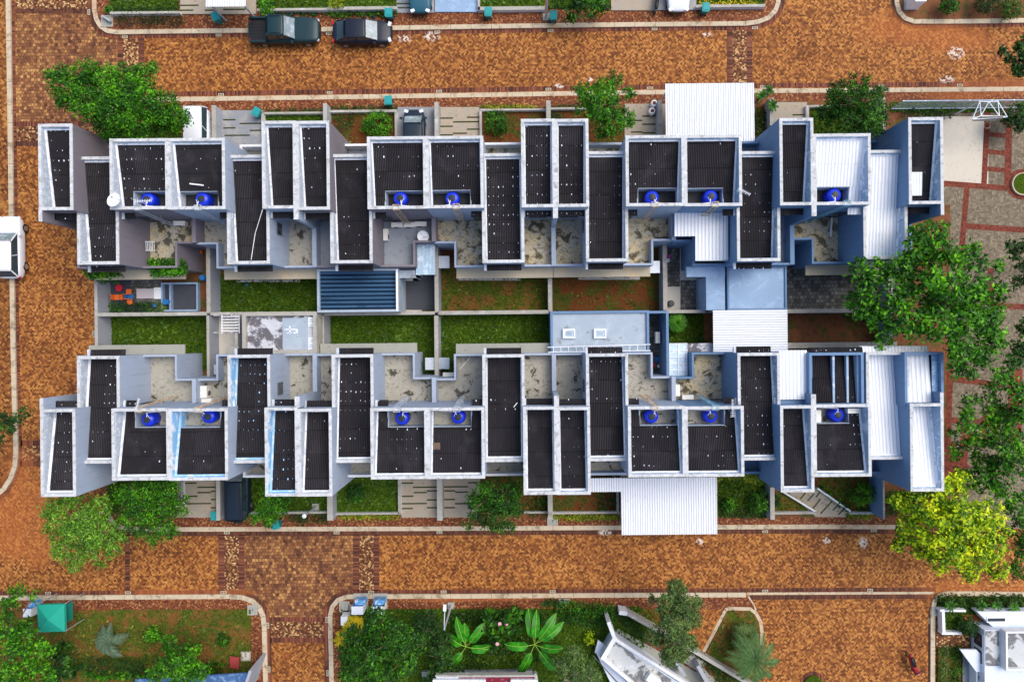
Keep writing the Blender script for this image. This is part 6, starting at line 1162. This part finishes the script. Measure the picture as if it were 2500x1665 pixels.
def rosette(label, px, py, z, n, ln, w, col, name='plant', cat='plant', droop=.3, rise=.3, stem=True, jit=.25, angs=None, midrib=False):
    b = P(px,py,z); t = thing(name, label, cat, (b.x,b.y,.15)); 
    for i in range(n):
        a = (2*math.pi*i/n + random.uniform(-jit,jit)) if angs is None else angs[i]; L2 = ln*random.uniform(.75,1.1); mb = MB(); pts = blade(mb, b, a, L2, w*random.uniform(.8,1.1), rise*random.uniform(.5,1.4), droop*random.uniform(.6,1.4), 14 if midrib else 5, 0, .22 if midrib else 0); o = mb.build('leaf', G[col], t)
        if midrib: m2 = MB(); m2.path([(p[0],p[1],p[2]+.03) for p in pts], .022, 4); m2.build('midrib', m_rib, o)
    if stem: MB().tube((b.x,b.y,.1),b,.07,.05).build('stem', m_trunk, t)
    return t
m_rib = mat('leaf_midrib', (.30,.5,.06), .5)
rosette('banana plant left of the frangipani, five wide leaves', 1138,1578,1.6,7,2.1,.62,'banana','banana_plant','banana plant',.7,.6,angs=[1.65,.9,.0-.15,-.05,-2.3,2.6,1.9],midrib=True)
rosette('larger banana plant right of the frangipani with long spread leaves', 1305,1572,2.0,8,2.7,.66,'banana','banana_plant','banana plant',.8,.7,angs=[1.5,.95,.6,-.15,-.9,-2.05,3.1,1.75],midrib=True)
def palm(label, px, py, z, n, ln, col, name='palm', sp=None, droop=.8, angs=None):
    b = P(px,py,z); t = thing(name, label, 'palm', (b.x,b.y,.15)); mb = MB()
    for i in range(n):
        az = (2*math.pi*i/n+random.uniform(-.2,.2)) if angs is None else angs[i]; L2 = ln*random.uniform(.8,1.1)
        pts = [(b.x+math.cos(az)*L2*k/8, b.y+math.sin(az)*L2*k/8, b.z+.5*math.sin(k/8*1.9)-droop*(k/8)**2) for k in range(9)]; f = MB().path(pts, .025, 4)
        for k in range(1,9):
            for hh in (0,.25,.5,.75):
                c0 = Vector(pts[k]).lerp(Vector(pts[k-1]), hh); l_ = .42*math.sin(math.pi*min(.95,(k-hh)/9+.12))+.1
                for s in (1,-1):
                    d_ = az+s*1.0; e = c0+Vector((math.cos(d_)*l_,math.sin(d_)*l_,-.12)); nrm = Vector((-math.sin(d_),math.cos(d_),0))*.028; f.quad(c0-nrm*.6, e, e+nrm*.3, c0+nrm)
        f.build('frond', G[col], t)
    MB().tube((b.x,b.y,.1),b,.12,.1,8).build('trunk', m_trunk, t); return t
palm('blue green palm with long fronds by the lower right drive', 1842,1610,2.4,17,1.9,'bluepalm'); palm('spiky fan palm behind the blue green palm in the triangular island', 1822,1555,1.2,12,1.0,'olive'); palm('pale silvery palm fallen across the bottom left lawn', 268,1566,.9,8,1.4,'silver',angs=[2.2,2.7,3.3,3.9,4.3,-1.1,1.7,.3]); palm('small yellow palm below the grey cabinet', 862,1528,1.0,9,.75,'flower'); palm('tiny yellow palm at the lower pavement edge', 836,1560,.6,7,.6,'flower'); palm('bright green fan palm in the walled green garden', 1653,787,1.2,14,.65,'bright')
for x, y, l in ((1876,222,'upper right rosette shrub beside the white street carport'),(1858,235,'left rosette shrub beside the white street carport'),(1886,258,'lower rosette shrub beside the white street carport'),(2395,1478,'leafy rosette left, in the lower right corner garden'),(2432,1476,'big rosette plant, in the lower right corner garden'),(2475,1482,'rosette plant at the far lower right edge'),(2320,1478,'dark rosette plant at the corner of the lower right garden')):
    rosette(l, x, y, 1.6 if y < 300 else .9, 13, .55, .16, 'mid', 'rosette_plant', 'plant', .2, .2)
SEED[0] += 1; b = P(1220,1520,.15); fr = thing('frangipani', 'glossy dark frangipani shrub between the two banana plants', 'shrub', b); leafobj('foliage', leaves(wb([(1205,1510,28,1.8),(1240,1510,28,2),(1220,1545,26,1.8),(1190,1535,18,1.5),(1255,1540,18,1.6),(1215,1575,16,1.4),(1255,1490,14,1.4),(1265,1500,14,1.6)]), .55, .42, .34, .8, 12, aspect=.36, seed=77), G['mid'], fr)
MB().tube(b,(b.x,b.y,1.2),.1,.07).build('stem', m_trunk, fr)
for (x,y) in ((1220,1522),(1236,1523),(1214,1571)): MB().lathe(tuple(P(x,y,2.5)),[(.02,0),(.14,.03),(.02,.05)],6).build('blossom', m_blossom, fr)
SEED[0] += 1; b = P(1430,20,.15); fr = thing('broadleaf_shrub', 'large leaved green shrub with yellow blossoms at the top edge', 'shrub', b); leafobj('foliage', leaves(wb([(1372,5,22,2),(1400,25,24,2),(1440,20,24,2.2),(1470,10,20,2),(1388,48,12,1.4),(1410,0,24,2.4),(1450,-5,24,2),(1475,22,12,1.6)]), .7, .36, .34, .8, 12, aspect=.34, seed=78), G['mid'], fr); MB().tube(b,(b.x,b.y,1.4),.1,.07).build('stem', m_trunk, fr)
hedge('small yellow flowering bush next to the large leaved shrub', (1438,1475,18,32), .8, 'flower', .14, 130, 'flowers')
# short grass over the lawns
SEED[0] += 1; R = np.random.default_rng(SEED[0]); sets = {0:[],1:[],2:[]}
for pts, z, m_ in LAWNS:
    q = np.array([list(P(x,y,z)) for x,y in pts]); x0,x1,y0,y1 = q[:,0].min(),q[:,0].max(),q[:,1].min(),q[:,1].max()
    if x1-x0 > 60: continue
    dn = {m_lawn.name:60, m_lawndry.name:26, m_lawnred.name:12}[m_.name]
    n = int((x1-x0)*(y1-y0)*dn); px_ = x0+(x1-x0)*R.random(n); py_ = y0+(y1-y0)*R.random(n)
    ins = np.zeros(n, bool); k = len(q)
    for i in range(k):
        xi, yi, xj, yj = q[i,0],q[i,1],q[i-1,0],q[i-1,1]; ins ^= ((yi > py_) != (yj > py_)) & (px_ < (xj-xi)*(py_-yi)/(yj-yi+1e-9)+xi)
    sets[0 if m_ is m_lawn else 1].append(np.stack([px_[ins],py_[ins],np.full(ins.sum(), z)],axis=1))
for k_, (col, sz) in {0:('lawnA',.15),1:('lawnB',.12)}.items():
    c = np.concatenate(sets[k_]); n = len(c); m_ = leafmat('grass_tuft_%d'%k_, [(0,(.014,.045,.003)),(.5,(.05,.12,.006)),(.85,(.10,.2,.008)),(1,(.2,.28,.012))] if k_ == 0 else [(0,(.03,.05,.008)),(.5,(.09,.12,.012)),(.85,(.2,.19,.02)),(1,(.34,.26,.04))], clump=.5, trans=.1)
    a_ = R.random(n)*6.283; s = sz*(.6+.8*R.random(n)); h_ = .05+.10*R.random(n); dx, dy = np.cos(a_)*s*.5, np.sin(a_)*s*.5; tilt = R.normal(size=(n,2))*.08
    V = np.stack([c+np.stack([-dx,-dy,h_*.1],1), c+np.stack([dx,dy,h_*.1],1), c+np.stack([dx*.5-dy*.9+tilt[:,0],dy*.5+dx*.9+tilt[:,1],h_],1), c+np.stack([-dx*.5-dy*.9+tilt[:,0],-dy*.5+dx*.9+tilt[:,1],h_],1)],axis=1).reshape(-1,3)
    o = leafobj('grass', V, m_); o['kind'] = 'stuff'; o['label'] = 'short lawn grass' if k_ == 0 else 'sparse dry grass'
# ---------------------------------------------------------------- camera and light
cam = bpy.data.cameras.new('camera'); co = bpy.data.objects.new('camera', cam); COL.objects.link(co)
co.location = (0, 0, H); co.rotation_euler = (0, 0, -TH); cam.sensor_width = 36; cam.lens = 36*F/2500; cam.clip_end = 1000
cam.shift_x = -(NX-1250)/2500; cam.shift_y = -(832.5-NY)/2500
scene.camera = co
w = bpy.data.worlds.new('World'); scene.world = w; w.use_nodes = True; nt = w.node_tree
SUN_EL, SUN_AZ = math.radians(58), math.radians(60)      # azimuth: direction the light comes from, clockwise from +Y
sky = nn(nt, 'ShaderNodeTexSky', sky_type='NISHITA', sun_disc=False, sun_elevation=SUN_EL, sun_rotation=SUN_AZ, air_density=1.0, dust_density=3.0, ozone_density=1.0)
nt.links.new(sky.outputs[0], nt.nodes['Background'].inputs[0]); nt.nodes['Background'].inputs[1].default_value = .14
sl = bpy.data.lights.new('sun', 'SUN'); sl.energy = 1.45; sl.angle = math.radians(45); sl.color = (1, .96, .9)
so = bpy.data.objects.new('sun', sl); COL.objects.link(so)
d = Vector((math.sin(SUN_AZ)*math.cos(SUN_EL), math.cos(SUN_AZ)*math.cos(SUN_EL), math.sin(SUN_EL)))
so.rotation_euler = d.to_track_quat('Z', 'Y').to_euler()
scene.view_settings.view_transform = 'Standard'; scene.view_settings.look = 'None'; scene.view_settings.gamma = 1
scene.view_settings.exposure = 0.55
